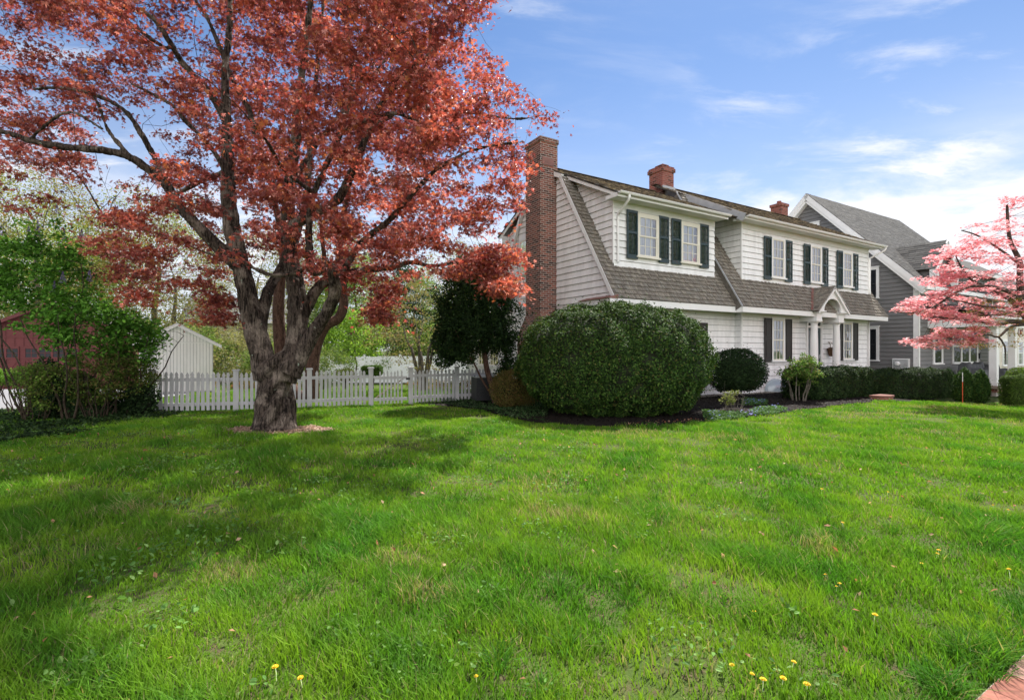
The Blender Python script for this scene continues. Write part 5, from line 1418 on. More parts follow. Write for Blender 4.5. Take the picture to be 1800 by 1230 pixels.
# ---------------------------------------------------------------- general trees
def make_tree(name, seed, height, spread, trunk_r, leafn, leafs, cols, kind='quad', base_z=.28, bark='bark', pads_n=150, pr=(.8, .35), up=1.0, stems=1, parent_label=None, step=.5, mt='leaf', droop=0, lmat=None, tiers=None, skeleton=None, shape_p=1.0):
    """one tree round the origin: trunk, branches, foliage"""
    global rng
    keep = rng; rng = np.random.default_rng(seed); rd = random.Random(seed)
    lines_ = []
    for s_ in range(stems):
        a = 2 * math.pi * (s_ + rd.random() * .5) / max(stems, 1); tilt = 0 if stems == 1 else .30
        pts = [Vector((0, 0, -.1))] if stems == 1 else [Vector((.05 * math.cos(a), .05 * math.sin(a), -.1))]
        hh = height * (.62 if stems == 1 else .5)
        for k in range(1, 7):
            t = k / 6; pts.append(Vector((math.cos(a) * tilt * hh * t ** 1.1 + rd.uniform(-.02, .02) * height * t, math.sin(a) * tilt * hh * t ** 1.1 + rd.uniform(-.02, .02) * height * t, hh * t)))
        rs_ = [trunk_r * 1.25, trunk_r, trunk_r * .88, trunk_r * .75, trunk_r * .6, trunk_r * .45, trunk_r * .3]
        if stems > 1: rs_ = [x * .62 for x in rs_]
        lines_.append((pts, rs_))
    n0, q0, rr0 = seed_line([lines_[0]])
    for l_ in lines_[1:]:
        sp, sr = smooth_line(l_[0], l_[1], .2); last = 0
        for p, q in zip(sp, sr): n0.append(np.array(p)); q0.append(last); rr0.append(q); last = len(n0) - 1
    pd = []; zc = height * (base_z + 1) / 2; hz = height * (1 - base_z) / 2
    while len(pd) < pads_n:
        d = rng.normal(size=3); d /= np.linalg.norm(d); d *= rng.uniform(.25, 1) ** .5
        wz = 1 - .25 * max(0, d[2]) * shape_p
        p = np.array([d[0] * spread * wz, d[1] * spread * wz, zc + d[2] * hz])
        if noise3(p[None], 3.0 / spread * 1.6)[0] < -.35: continue
        if p[2] < .25: continue
        pd.append(p)
    pd = np.array(pd)
    nt, pt = colonize(n0, q0, np.repeat(pd, 3, 0) + rng.normal(size=(len(pd) * 3, 3)) * pr[0] * .5, step=step, kill=step * 1.3, infl=spread, maxn=5000)
    root = empty(name); 
    branches_mesh('branches', nt, pt, M[bark], root, r0=.004 * height / 6, fixed=np.array(rr0), skip=len(n0), rmax=trunk_r * .5)
    q = MB()
    for pts, rr in lines_:
        sp, sr = smooth_line(pts, rr, .25); q.tube(sp, sr, 12, shape=lambda th, k, P: 1 + .05 * math.cos(3 * th + P.z))
    q.build('trunk', M[bark], root, smooth=True)
    LP = pad_leaves(pd, max(1, leafn // pads_n), pr[0], pr[1])
    tips = nt[rng.choice(len(nt), leafn // 5)] + rng.normal(size=(leafn // 5, 3)) * pr[0] * .3
    leaves('foliage', np.vstack([LP, tips]), leafs, kind, M[lmat or mt], cols, root, tilt=.9, droop=droop, colvar=.3)
    rng = keep
    return root
def place(proto, first, x, y, rz, sc, label, cat='tree', group=None, name=None, zz=None):
    o = proto if first else copy_tree(proto)
    if name: o.name = name
    o.location = (x, y, gz(x, y) if zz is None else zz); o.rotation_euler = (0, 0, rz); o.scale = (sc, sc, sc)
    return tag(o, label, cat, group)
YG = [(.19, .24, .035), (.26, .29, .05), (.14, .19, .03), (.30, .30, .07), (.17, .25, .035)]
GR = [(.05, .13, .02), (.08, .19, .03), (.035, .09, .015), (.11, .24, .035)]
bp1 = make_tree('woodland_tree', 21, 17, 6.0, .30, 15000, .15, YG, base_z=.22, pads_n=260, pr=(1.0, .5), step=.6, bark='bark_pale')
bp2 = make_tree('woodland_tree', 22, 15, 5.2, .26, 12000, .14, [(.22, .23, .06), (.28, .27, .08), (.17, .19, .05), (.25, .20, .07)], base_z=.25, pads_n=230, pr=(.9, .5), step=.6, bark='bark_pale')
bp3 = make_tree('woodland_tree', 23, 13, 5.0, .28, 26000, .15, [(.13, .24, .03), (.20, .32, .045), (.09, .17, .025), (.26, .38, .06)], base_z=.18, pads_n=240, pr=(1.0, .5), step=.6)
wood_spots = [(bp1, -39, 40, 1.0, 'tall yellow green spring tree at the left edge behind the red garage'), (bp2, -33.5, 36, 1.05, 'half bare spring tree above the left slope of the red garage'), (bp1, -29.5, 42, .98, 'yellow green tree with pale forking limbs above the red garage peak'),
 (bp2, -25.5, 38, .85, 'thin budding tree behind the right end of the red garage'), (bp3, -45, 50, 1.2, 'green tree farthest back beyond the red garage'), (bp2, -20, 40, .85, 'sparse budding tree above the white shed roof'), (bp1, -16.5, 45, .88, 'yellow green tree behind the left stem of the big maple'),
 (bp3, -12.5, 41, .78, 'bright green tree seen through the crotch of the big maple'), (bp3, -8.4, 43, .72, 'bright green tree behind the curved stem of the smaller red tree'), (bp2, -4.6, 46, .85, 'budding tree behind the many stemmed dogwood'), (bp3, -1.2, 42, .78, 'bright green tree just left of the clipped holly'), (bp1, 2.5, 44, .8, 'yellow green tree behind the sunroom'),
 (bp2, -36, 31, .62, 'short budding tree close behind the red garage'), (bp1, -52, 44, 1.1, 'yellow green tree beyond the driveway'), (bp2, 7.5, 50, .9, 'budding tree hidden behind the white house')]
seen = set()
for i, (pr_, x, y, sc, lab) in enumerate(wood_spots):
    place(pr_, id(pr_) not in seen, x, y, i * 1.7, sc, lab, group='spring trees behind the yard'); seen.add(id(pr_))
# understorey
us = make_tree('understorey_shrub', 31, 3.6, 2.6, .07, 9000, .10, [(.09, .17, .03), (.14, .23, .04), (.06, .11, .02), (.20, .26, .06)], base_z=.06, pads_n=120, pr=(.5, .3), stems=4, step=.3)
us2 = make_tree('understorey_shrub', 32, 3.2, 2.8, .07, 5200, .10, [(.20, .19, .09), (.26, .24, .11), (.15, .16, .06), (.22, .24, .07)], base_z=.06, pads_n=120, pr=(.5, .3), stems=5, step=.3, bark='bark_pale')
und = [(us, -17.2, 27, 1.0, 'green shrub beside the red garage corner'), (us2, -15.0, 29, 1.15, 'tan budding shrub behind the white shed roof'), (us2, -12.6, 27, 1.1, 'tan twiggy shrub to the right of the white shed'), (us, -10.6, 22.5, .62, 'green shrub with dark forked stems right of the white shed'),
 (us2, -19.5, 33, 1.3, 'tan shrub behind the garage gable'), (us, -9.6, 36.5, 1.25, 'green shrub above the vinyl fence behind the maple'), (us, -6.0, 37, 1.2, 'green shrub above the vinyl fence near the topiary'), (us2, -2.2, 36.5, 1.3, 'tan shrub above the vinyl fence behind the dogwood'),
 (us, .8, 36, 1.2, 'green shrub above the vinyl fence beside the holly'), (us, -8.2, 22, .55, 'low green shrub behind the base of the curved red stem'), (us2, -24, 35, 1.5, 'tan thicket behind the garage roof'), (us, -29, 36, 1.6, 'green thicket behind the garage roof'), (us, -14, 38, 1.5, 'green thicket beyond the white shed'), (us, 4, 35, 1.5, 'green thicket behind the sunroom'),
 (us2, -34, 34, 1.7, 'tan thicket at the far left behind the garage'), (us, -4.2, 40, 1.6, 'tall green thicket beyond the vinyl fence')]
for i, (pr_, x, y, sc, lab) in enumerate(und):
    place(pr_, id(pr_) not in seen, x, y, i * 2.1, sc, lab, 'shrub', 'shrubs along the back of the yard'); seen.add(id(pr_))
# many-stemmed dogwood in bud behind the gate
bd_ = make_tree('budding_dogwood', 41, 4.9, 2.55, .13, 5200, .075, [(.20, .19, .07), (.26, .24, .09), (.17, .20, .05), (.24, .18, .10)], base_z=.14, pads_n=230, pr=(.32, .10), stems=5, step=.22, bark='bark_pale')
place(bd_, True, at(742, 0, 20).x, 20, .3, 1.0, 'many stemmed budding dogwood spreading behind the picket gate')
# slender young tree on the back lawn
yt = make_tree('young_tree', 42, 4.4, 1.5, .055, 3600, .13, [(.20, .36, .04), (.28, .44, .06), (.14, .27, .03)], base_z=.30, pads_n=60, pr=(.4, .2), step=.25)
place(yt, True, at(626, 0, 27).x, 27, 0, 1.0, 'slender young tree with bright lime leaves on the back lawn')
# dark evergreen beyond
eg = make_tree('evergreen_tree', 43, 9.5, 2.3, .2, 9000, .16, [(.018, .045, .018), (.03, .065, .022), (.012, .03, .012)], base_z=.1, pads_n=130, pr=(.8, .2), step=.5, droop=.3, shape_p=2.5)
place(eg, True, at(708, 0, 40).x, 40, 0, 1.0, 'dark evergreen tree standing among the pale spring trees')

# ---------------------------------------------------------------- clipped shapes
def bush(name, label, cat, loc, a, b, c, zc, p, n, size, cols, rz=0, lump=.07, depth=.07, shrink=.16, kind='quad', mt='leaf_gloss', group=None, stem=None, weights=None, ls=2.0, up_b=.5, extra=None, colvar=.3, stray=.05, gap=0):
    root = empty(name, (loc[0], loc[1], gz(loc[0], loc[1])), rz, label, cat, group)
    P, nr = superel(n, a, b, c, p, lump, depth, ls, zmin=-zc + .02)
    st_ = rng.random(len(P)) < stray; P = P + nr * (st_ * rng.exponential(.05, len(P)))[:, None]
    if gap: kk = (noise3(P, 3.4) > -gap) | (P[:, 2] > .2 * c) | (rng.random(len(P)) < .25); P, nr = P[kk], nr[kk]
    if extra is not None: P, nr = extra(P, nr)
    if shrink: core('dark_core', a, b, c, p, M['shrub_core'], root, shrink, (0, 0, zc), lump, ls)
    leaves('foliage', P + np.array([0, 0, zc]), size, kind, M[mt], cols, root, up=nr * .75 + np.array([0, 0, up_b]), tilt=.55, weights=weights, colvar=colvar)
    if stem:
        m = MB()
        for k in range(stem[0]):
            aa = 6.28 * k / stem[0] + .4; r_ = stem[1]
            m.tube(smooth_line([(.05 * math.cos(aa), .05 * math.sin(aa), -.05), (.12 * a * math.cos(aa) + .03, .12 * b * math.sin(aa), zc * .5), (.5 * a * math.cos(aa), .5 * b * math.sin(aa), zc)], None, .1), r_, 6)
        m.build('stem', M['stem'], root, smooth=True)
    return root
BOX = [(.032, .074, .014), (.052, .108, .020), (.016, .038, .010), (.085, .145, .028), (.10, .10, .030)]
BW = [.32, .28, .2, .15, .05]
def boxshape(P, nr):                      # wide shoulders, slightly tucked in at the foot
    z = P[:, 2]; k = 1 - .13 * np.clip((-z - .2) / 1.1, 0, 1) ** 1.5
    P = P.copy(); P[:, 0] *= k; P[:, 1] *= k; return P, nr
bush('round_boxwood', 'huge rounded dark green boxwood covering the corner of the white house', 'shrub', (2.50, 12.55), 2.32, 1.95, 1.42, 1.22, 2.35, 125000, .052, BOX, lump=.12, depth=.07, shrink=.17, weights=BW, extra=boxshape, ls=2.6, gap=.62, stray=.07)
bush('round_yew', 'rounded dark yew with thin open foot in front of the lower wall window', 'shrub', (6.95, 15.75), .90, .78, .66, .90, 2.2, 22000, .05, [(.020, .042, .014), (.03, .058, .018), (.012, .026, .01)], lump=.06, depth=.09, shrink=.26, stem=(4, .022))
YEW = [(.020, .044, .014), (.030, .060, .018), (.013, .028, .010), (.045, .08, .022)]
bush('clipped_hedge', 'long dark clipped yew hedge below the front door, nearer of the two', 'hedge', (10.35, 16.55), 2.0, .62, .50, .47, 5, 42000, .05, YEW, rz=TH, lump=.07, depth=.045, shrink=.13, group='clipped yew hedges by the front walk')
bush('clipped_hedge', 'long dark clipped yew hedge in front of the gray house wall', 'hedge', (14.55, 18.9), 2.05, .62, .56, .52, 5, 42000, .05, YEW, rz=TH * .55, lump=.09, depth=.045, shrink=.13, group='clipped yew hedges by the front walk')
CON = [(.03, .075, .016), (.045, .11, .022), (.02, .05, .012), (.08, .15, .03)]
def cone(P, nr):
    P = P.copy(); k = 1.18 - .75 * (P[:, 2] / .66 + 1) / 2; P[:, 0] *= k; P[:, 1] *= k; return P, nr
for px, Y, s_, lab in ((1694, 19.2, 1.0, 'bushy green upright evergreen behind the orange stake'), (1722, 19.0, .96, 'bushy green upright evergreen beside the porch base'), (1634, 21.2, .95, 'green evergreen tip showing above the right hedge nearest the corner board'), (1666, 21.0, .92, 'green evergreen tip above the right hedge under the triple window')):
    bush('upright_evergreen', lab, 'shrub', (at(px, 0, Y).x, Y), .36 * s_, .36 * s_, .70 * s_, .64 * s_, 2.2, 9000, .055, CON, lump=.08, depth=.06, shrink=.16, group='upright evergreens along the gray house', extra=cone)
ARB = [(.05, .10, .014), (.075, .14, .02), (.035, .07, .012), (.10, .17, .03)]
bush('clipped_arborvitae', 'square clipped bright green arborvitae in front of the second porch column', 'shrub', (at(1779, 0, 18.2).x, 18.2), .28, .28, .55, .54, 5, 12000, .035, ARB, lump=.02, depth=.02, shrink=.07, group='clipped arborvitae')
bush('clipped_arborvitae', 'square clipped bright green arborvitae cut by the right edge of the photo', 'shrub', (at(1806, 0, 18.6).x, 18.6), .30, .28, .57, .56, 5, 12000, .035, ARB, lump=.02, depth=.02, shrink=.07, group='clipped arborvitae')
bush('lime_shrub', 'low lime green shrub between the clipped arborvitae', 'shrub', (at(1797, 0, 20.2).x, 20.2), .6, .4, .35, .95, 2.4, 5000, .045, [(.16, .28, .03), (.22, .36, .04)], lump=.05, depth=.05, shrink=.12)
bush('tan_shrub', 'low rounded olive tan shrub at the foot of the brick chimney', 'shrub', (.02, 13.35), .62, .50, .50, .50, 2.3, 15000, .035, [(.14, .13, .035), (.19, .17, .05), (.09, .10, .025), (.20, .12, .05)], lump=.06, depth=.10, shrink=.22, mt='leaf', stem=(5, .012))
bush('topiary_box', 'flat topped green topiary on short stems before the vinyl fence', 'shrub', (at(654, 0, 25).x, 25), .50, .35, .24, .98, 5, 6000, .05, [(.05, .11, .015), (.08, .15, .02)], lump=.02, depth=.03, shrink=.08, stem=(4, .03))
bush('mounded_shrub', 'low tan mounded shrub left of the flat topped topiary', 'shrub', (at(606, 0, 26).x, 26), .48, .4, .32, .80, 2.4, 4000, .05, [(.20, .16, .08), (.26, .20, .10), (.14, .14, .05)], lump=.04, depth=.05, shrink=.12, stem=(4, .03))
# bed with orange flowers on the back lawn
for px, Y, lab in ((300, 22, 'row of orange leaved plants behind the left fence pickets'), (470, 24, 'orange leaved plants behind the maple trunk'), (800, 21, 'red and orange leaved plants behind the right fence section')):
    bush('border_plants', lab, 'plants', (at(px, 0, Y).x, Y), 2.0, .45, .22, .2, 3, 3500, .07, [(.30, .10, .04), (.12, .20, .03), (.35, .22, .06), (.10, .16, .03)], lump=.08, depth=.08, shrink=0, mt='leaf')

# ---------------------------------------------------------------- the holly by the fence
hx, hy = -.55, 14.25
holly = empty('holly_tree', (hx, hy, gz(hx, hy)), 0, 'dark glossy holly tree with a leaning bare stem between fence and chimney', 'tree')
m = MB(); q = lambda a, b, Y=14.25: at(a, b, Y) - Vector((hx, hy, gz(hx, hy)))
m.tube(*smooth_line([q(872, 712), q(866, 680), (q(856, 650)), q(850, 600), q(846, 560), q(838, 520), q(832, 480)], [.10, .085, .078, .07, .055, .04, .02], .1), n=10)
m.tube(*smooth_line([q(868, 700, 14.1), q(846, 665, 14.0), q(834, 640, 13.9), q(815, 610, 13.8), q(800, 580, 13.7)], [.03, .028, .025, .02, .012], .1), n=6)
m.tube(*smooth_line([q(852, 620), q(866, 570), q(870, 530), q(862, 480)], [.05, .045, .035, .02], .1), n=8)
m.tube(*smooth_line([q(884, 700, 14.5), q(890, 640, 14.5), q(884, 580, 14.5), q(893, 520, 14.5)], [.035, .03, .025, .012], .1), n=6)
m.build('trunk', M['bark_red'], holly, smooth=True)
HP = []; HN = []  # irregular lobes
for (px, py, Y, a, b, c, n) in ((835, 520, 14.2, 1.02, .95, 1.0, 15000), (812, 590, 14.0, .72, .8, .72, 11000), (838, 480, 14.2, .70, .7, .55, 6000), (800, 560, 14.1, .55, .6, .9, 6000), (868, 540, 14.3, .65, .7, .75, 5000), (852, 590, 14.2, .6, .7, .45, 3500), (888, 600, 14.5, .42, .4, .9, 4200), (890, 655, 14.5, .36, .3, .5, 2600), (790, 620, 13.9, .45, .5, .42, 3200), (862, 500, 14.2, .6, .6, .5, 3500)):
    P, nr = superel(n, a, b, c, 2.2, .20, .14, 2.4); P = P + nr * ((rng.random(len(P)) < .10) * rng.exponential(.10, len(P)))[:, None]; HP.append(P + np.array(at(px, py, Y))); HN.append(nr)
HP = np.vstack(HP) - np.array([hx, hy, gz(hx, hy)]); HN = np.vstack(HN)
k = noise3(HP, 4.2) > -.55; HP, HN = HP[k], HN[k]
leaves('foliage', HP, .062, 'oval', M['leaf_gloss'], [(.016, .036, .012), (.024, .052, .016), (.011, .024, .009), (.035, .07, .018)], holly, up=HN * .6 + np.array([0, 0, .6]), tilt=.7, droop=.2)
# ivy on the chimney foot
ivp = []
for _ in range(1500):
    v = rng.uniform(2.2, 2.75); z = rng.uniform(0, 2.3) ; 
    if rng.random() < (1 - z / 2.6): ivp.append(tuple(hw(-6.88 - rng.uniform(0, .04), v + .3 * rng.random(), z)))
o = leaves('climbing_ivy', np.array(ivp), .07, 'oval', M['leaf_gloss'], [(.02, .05, .012), (.04, .08, .02)], up=np.array([-.8, -.3, .4]), tilt=.4); tag(o, 'dark ivy climbing the foot of the brick chimney', 'ivy')

# ---------------------------------------------------------------- pink dogwood
DW = [[(1862, 705, 15.6, .15), (1846, 640, 15.6, .13), (1828, 590, 15.5, .115), (1803, 555, 15.4, .10), (1793, 500, 15.4, .085), (1792, 460, 15.3, .07), (1775, 420, 15.2, .05), (1770, 360, 15.1, .03)],
 [(1812, 568, 15.5, .085), (1778, 565, 15.2, .07), (1755, 570, 14.9, .05), (1720, 565, 14.4, .035), (1680, 560, 14.0, .022), (1640, 558, 13.8, .012)],
 [(1796, 555, 15.4, .08), (1780, 530, 15.4, .065), (1755, 515, 15.3, .055), (1735, 505, 15.2, .045), (1708, 492, 15.0, .032), (1690, 470, 14.9, .025), (1680, 450, 14.8, .015)],
 [(1796, 530, 15.4, .06), (1760, 508, 15.0, .05), (1700, 505, 14.6, .04), (1640, 540, 14.2, .028), (1600, 550, 13.9, .018), (1575, 548, 13.8, .010)],
 [(1790, 545, 15.2, .045), (1760, 540, 15.0, .038), (1725, 538, 14.8, .03), (1690, 530, 14.6, .02), (1650, 525, 14.4, .012)],
 [(1815, 570, 15.4, .05), (1778, 574, 15.2, .04), (1755, 592, 15.0, .03), (1735, 588, 14.9, .022), (1700, 598, 14.7, .014)],
 [(1798, 470, 15.3, .05), (1830, 430, 15.5, .045), (1850, 380, 15.6, .03)], [(1755, 592, 15.0, .025), (1766, 608, 15.0, .022), (1768, 640, 15.0, .012)],
 [(1793, 465, 15.3, .04), (1760, 440, 15.2, .033), (1720, 415, 15.0, .025), (1690, 405, 14.9, .015)]]
ln = [L3(r) for r in DW]; n0, q0, rr0 = seed_line(ln)
DWO = [(1570, 545), (1640, 505), (1622, 500), (1608, 490), (1655, 478), (1632, 462), (1648, 435), (1670, 430), (1690, 408), (1700, 395), (1745, 395), (1762, 380), (1765, 362), (1790, 340), (1840, 320), (1980, 320), (2020, 560), (1800, 575), (1700, 565), (1740, 600), (1655, 612), (1590, 605), (1645, 575), (1605, 545)]
pd = []
while len(pd) < 560:
    px, py = 1560 + 460 * rng.random() ** 1.25, rng.uniform(310, 615)
    if not inpoly(np.array([px]), np.array([py]), DWO)[0]: continue
    lay = math.sin(py * .22 - px * .035 + .6)      # sprays lie in flat tiers
    if lay < -.35 and rng.random() < .65: continue
    t = np.clip((px - 1570) / 230, 0, 1)
    pd.append(tuple(at(px, py, 15.0 + rng.uniform(-1, 1) * (.5 + 1.7 * t))))
# low sprays reaching over the gray wall
for (x0, y0, x1, y1, Y, k) in ((1570, 545, 1690, 505, 14.0, 26), (1592, 602, 1730, 575, 14.2, 30), (1640, 605, 1730, 598, 14.2, 16), (1605, 545, 1720, 560, 14.1, 22), (1618, 500, 1700, 480, 14.4, 22), (1650, 450, 1740, 420, 14.6, 20), (1765, 360, 1800, 345, 15, 8)):
    for _ in range(k):
        t = rng.random(); pd.append(tuple(at(x0 + (x1 - x0) * t, y0 + (y1 - y0) * t + rng.normal() * 4, Y + rng.normal() * .25)))
pd = np.array(pd); nt, pt = colonize(n0, q0, np.repeat(pd, 2, 0) + rng.normal(size=(len(pd) * 2, 3)) * np.array([.12, .12, .03]), step=.16, kill=.2, infl=2.5, maxn=9000)
bx_ = at(1862, 705, 15.6); dwo = np.array([bx_.x, bx_.y, gz(bx_.x, bx_.y)])
dog = empty('pink_dogwood', tuple(dwo), 0, 'flowering pink dogwood with flat tiers of blossom at the right edge of the lawn', 'tree')
branches_mesh('branches', nt - dwo, pt, M['bark'], dog, r0=.0035, fixed=np.array(rr0), skip=len(n0), rmax=.03)
m = MB()
for pts, rr in ln:
    sp, sr = smooth_line(pts, rr, .12); m.tube([p - Vector(dwo) for p in sp], sr, 10)
m.build('trunk', M['bark'], dog, smooth=True)
leaves('blossom', pad_leaves(pd, 34, .23, .07) - dwo, .075, 'flower', M['petal'], [(.78, .34, .37), (.84, .47, .50), (.70, .22, .26), (.87, .62, .62), (.76, .40, .39)], dog, tilt=.28, weights=[.32, .26, .14, .14, .14], colvar=.12)
lf = pd[rng.choice(len(pd), 150)]; lf = lf[(lf[:, 2] < 2.8)]
extra = np.array([tuple(at(rng.uniform(1700, 1810), rng.uniform(520, 612), 15 + rng.normal() * .5)) for _ in range(90)])
leaves('foliage', pad_leaves(np.vstack([lf, extra]), 22, .22, .06) - dwo, .055, 'quad', M['leaf'], [(.26, .26, .05), (.32, .22, .06), (.20, .24, .04), (.40, .24, .10)], dog, tilt=.4)
# ---------------------------------------------------------------- left side shrubs
def stemmy(name, label, cat, loc, stems, h, spread, pads_n, leafn, lsize, cols, kind='oval', pr=(.28, .12), sr=.022, seed=3, zlo=.35, bark='stem', mt='leaf', lean=(0, 0), droop=.2, group=None, step=.18, crown=None):
    global rng
    keep = rng; rng = np.random.default_rng(seed); rd = random.Random(seed)
    root = empty(name, (loc[0], loc[1], gz(*loc[:2])), 0, label, cat, group)
    N = []; par = []; rad = []; lines_ = []
    for s_ in range(stems):
        a = 2 * math.pi * s_ / stems + rd.random(); t_ = rd.uniform(.1, .32); b0 = Vector((math.cos(a) * .16, math.sin(a) * .16, -.05))
        pts = [b0]
        for k in range(1, 6):
            t = k / 5; pts.append(Vector((b0.x + math.cos(a) * t_ * h * t + lean[0] * t * h + rd.uniform(-.04, .04) * h, b0.y + math.sin(a) * t_ * h * t + lean[1] * t * h, h * .72 * t)))
        rr = [sr * (1.2 - .16 * k) for k in range(6)]; sp, s2_ = smooth_line(pts, rr, .15); last = -1
        for p, q in zip(sp, s2_): N.append(np.array(p)); par.append(last); rad.append(q); last = len(N) - 1
        lines_.append((sp, s2_))
    pd = []
    while len(pd) < pads_n:
        d = rng.normal(size=3); d /= np.linalg.norm(d); d *= rng.uniform(.1, 1) ** .5
        zc = h * (zlo + 1) / 2; p = np.array([d[0] * spread[0] + lean[0] * h * .6, d[1] * spread[1] + lean[1] * h * .6, zc + d[2] * h * (1 - zlo) / 2])
        if noise3(p[None] + seed, 2.6)[0] < -.35: continue
        pd.append(p)
    pd = np.array(pd)
    nt, pt = colonize(N, par, np.repeat(pd, 2, 0) + rng.normal(size=(len(pd) * 2, 3)) * .1, step=step, kill=step * 1.25, infl=3, maxn=3500)
    branches_mesh('stems', nt, pt, M[bark], root, r0=.0035, fixed=np.array(rad), skip=0, rmax=sr)
    leaves('foliage', pad_leaves(pd, leafn // pads_n, *pr), lsize, kind, M[mt], cols, root, tilt=.7, droop=droop)
    rng = keep
    return root, pd
LIL = [(.075, .20, .026), (.11, .28, .036), (.055, .14, .022), (.16, .36, .05)]
def lil(name, label, px, base_py, Y, h, spread, lean, seed, pads_n=110, leafn=9000, blooms=6, zlo=.3):
    P = at(px, base_py, Y); root, pd = stemmy(name, label, 'shrub', (P.x, P.y), 6, h, spread, pads_n, leafn, .085, LIL, seed=seed, zlo=zlo, lean=lean, sr=.022)
    top = pd[np.argsort(-pd[:, 2])[:blooms * 3:3]]
    for b in top:
        n = 130; t = rng.random(n); a = rng.uniform(0, 6.28, n); r_ = .07 * (1 - t) * rng.uniform(.5, 1, n)
        Q = np.stack([b[0] + r_ * np.cos(a), b[1] + r_ * np.sin(a), b[2] + .12 + t * .24], -1)
        leaves('flower_panicle', Q, .022, 'flower', M['petal'], [(.22, .17, .34), (.30, .25, .44), (.16, .12, .26)], root, tilt=1.2)
lil('lilac', 'tall leafy green lilac with a few pale purple blooms at the left edge', 62, 735, 11.2, 4.7, (1.25, .9), (-.03, 0), 51, 140, 5800, 8, .42)
lil('lilac', 'leafy green lilac with dark ivy wrapped stems in front of the red garage', 128, 738, 11.0, 3.1, (1.05, .6), (.06, 0), 52, 90, 3300, 3, .40)
lil('lilac', 'small green shrub hanging toward the white shed roof', 212, 735, 11.6, 2.6, (.75, .6), (.10, .02), 53, 55, 2600, 0, .42)
P = at(240, 722, 11.9); stemmy('twiggy_shrub', 'twiggy brown stemmed shrub at the left end of the picket fence', 'shrub', (P.x, P.y), 18, 2.0, (.75, .55), 110, 5200, .05, [(.06, .12, .02), (.10, .17, .03), (.12, .11, .04)], seed=54, zlo=.30, sr=.012, kind='quad', pr=(.2, .08))
P = at(60, 735, 10.8); stemmy('twiggy_shrub', 'low brown stemmed shrub under the tall lilac at the left edge', 'shrub', (P.x, P.y), 16, 1.35, (.9, .5), 90, 3800, .05, [(.10, .18, .03), (.15, .24, .04), (.12, .12, .04)], seed=56, zlo=.15, sr=.010, kind='quad', pr=(.2, .08))
P = at(172, 728, 11.1); stemmy('twiggy_shrub', 'brown stemmed thicket between the lilac and the twiggy shrub', 'shrub', (P.x, P.y), 18, 1.55, (1.0, .5), 110, 5200, .05, [(.07, .11, .02), (.14, .12, .04), (.10, .18, .03)], seed=55, zlo=.15, sr=.012, kind='quad', pr=(.2, .08))
# privet hedge with bare legs at the left edge
for i, (px, lab) in enumerate(((-30, 'bare legged privet at the left edge of the photo'), (35, 'privet with a bright green clipped top below the garage door'), (95, 'bare legged privet beside the lone white post'))):
    P = at(px, 725, 12.2); stemmy('privet', lab, 'shrub', (P.x, P.y), 11, 1.08, (.62, .35), 60, 4500, .04, [(.12, .26, .03), (.17, .33, .04), (.08, .18, .025)], seed=60 + i, zlo=.66, sr=.014, kind='quad', pr=(.18, .07), group='privet hedge by the driveway')
# ivy mounds
IVY = [(.016, .036, .012), (.026, .055, .018), (.010, .024, .008), (.04, .075, .025)]
for px, py, Y, a, b, c, lab in ((120, 720, 11.35, .62, .4, .62, 'tall dark ivy mound wrapped round the lilac stems'), (85, 735, 11.7, .35, .3, .80, 'upright ivy column left of the lone white post'), (240, 728, 11.75, .36, .3, .42, 'dark ivy clump by the end fence post'), (170, 735, 11.5, .45, .3, .28, 'low dark ivy clump at the lilac foot')):
    P = at(px, py, Y); bush('ivy_mound', lab, 'ivy', (P.x, P.y), a, b, c, c * .75, 2.2, int(9000 * a * (c + .3)), .075, IVY, lump=.12, depth=.08, shrink=.14, kind='oval', extra=None)
# ---------------------------------------------------------------- shrubs in the mulch bed
P = g(1404, 705); stemmy('andromeda_shrub', 'open leggy shrub with light green leaves and white buds in the mulch bed', 'shrub', P, 9, 1.42, (.66, .5), 70, 3000, .07, [(.10, .20, .035), (.15, .27, .05), (.07, .14, .03), (.22, .24, .08)], seed=71, zlo=.30, sr=.018, pr=(.16, .07), mt='leaf', bark='bark_pale', lean=(.04, 0))
P = g(1290, 722); stemmy('twiggy_shrub', 'small twiggy shrub with a few yellow green leaves in the mulch bed', 'shrub', P, 14, .52, (.36, .28), 40, 380, .045, [(.14, .20, .04), (.20, .24, .06), (.12, .13, .04)], seed=72, zlo=.25, sr=.007, pr=(.1, .05), bark='bark_pale', step=.1)
# ---------------------------------------------------------------- ground covers (uncountable)
def scatter(name, poly, n, size, cols, hgt, kind='oval', mt='leaf', lab=None, pxpoly=True, tilt=.5, clump=2.0, thr=-.4, dz=0.0, weights=None):
    w_ = [g(*p) for p in poly] if pxpoly else poly
    xs = [p[0] for p in w_]; ys = [p[1] for p in w_]
    x = rng.uniform(min(xs), max(xs), n * 4); y = rng.uniform(min(ys), max(ys), n * 4)
    nn = noise3(np.stack([x, y, x * 0], -1), clump)
    k = inpoly(x, y, w_) & (nn > thr); x, y, nn = x[k][:n], y[k][:n], nn[k][:n]
    P = np.stack([x, y, ground(x, y) + dz + rng.uniform(.1, 1, len(x)) * hgt * (.6 + .4 * np.clip(nn, -1, 1))], -1)
    o = leaves(name, P, size, kind, M[mt], cols, tilt=tilt, weights=weights); return tag(o, lab, kind='stuff')
scatter('ivy_ground_cover', [(-60, 725), (100, 722), (270, 715), (330, 722), (260, 745), (120, 765), (-60, 790)], 15000, .065, IVY + [(.05, .10, .03)], .12, thr=-.7)
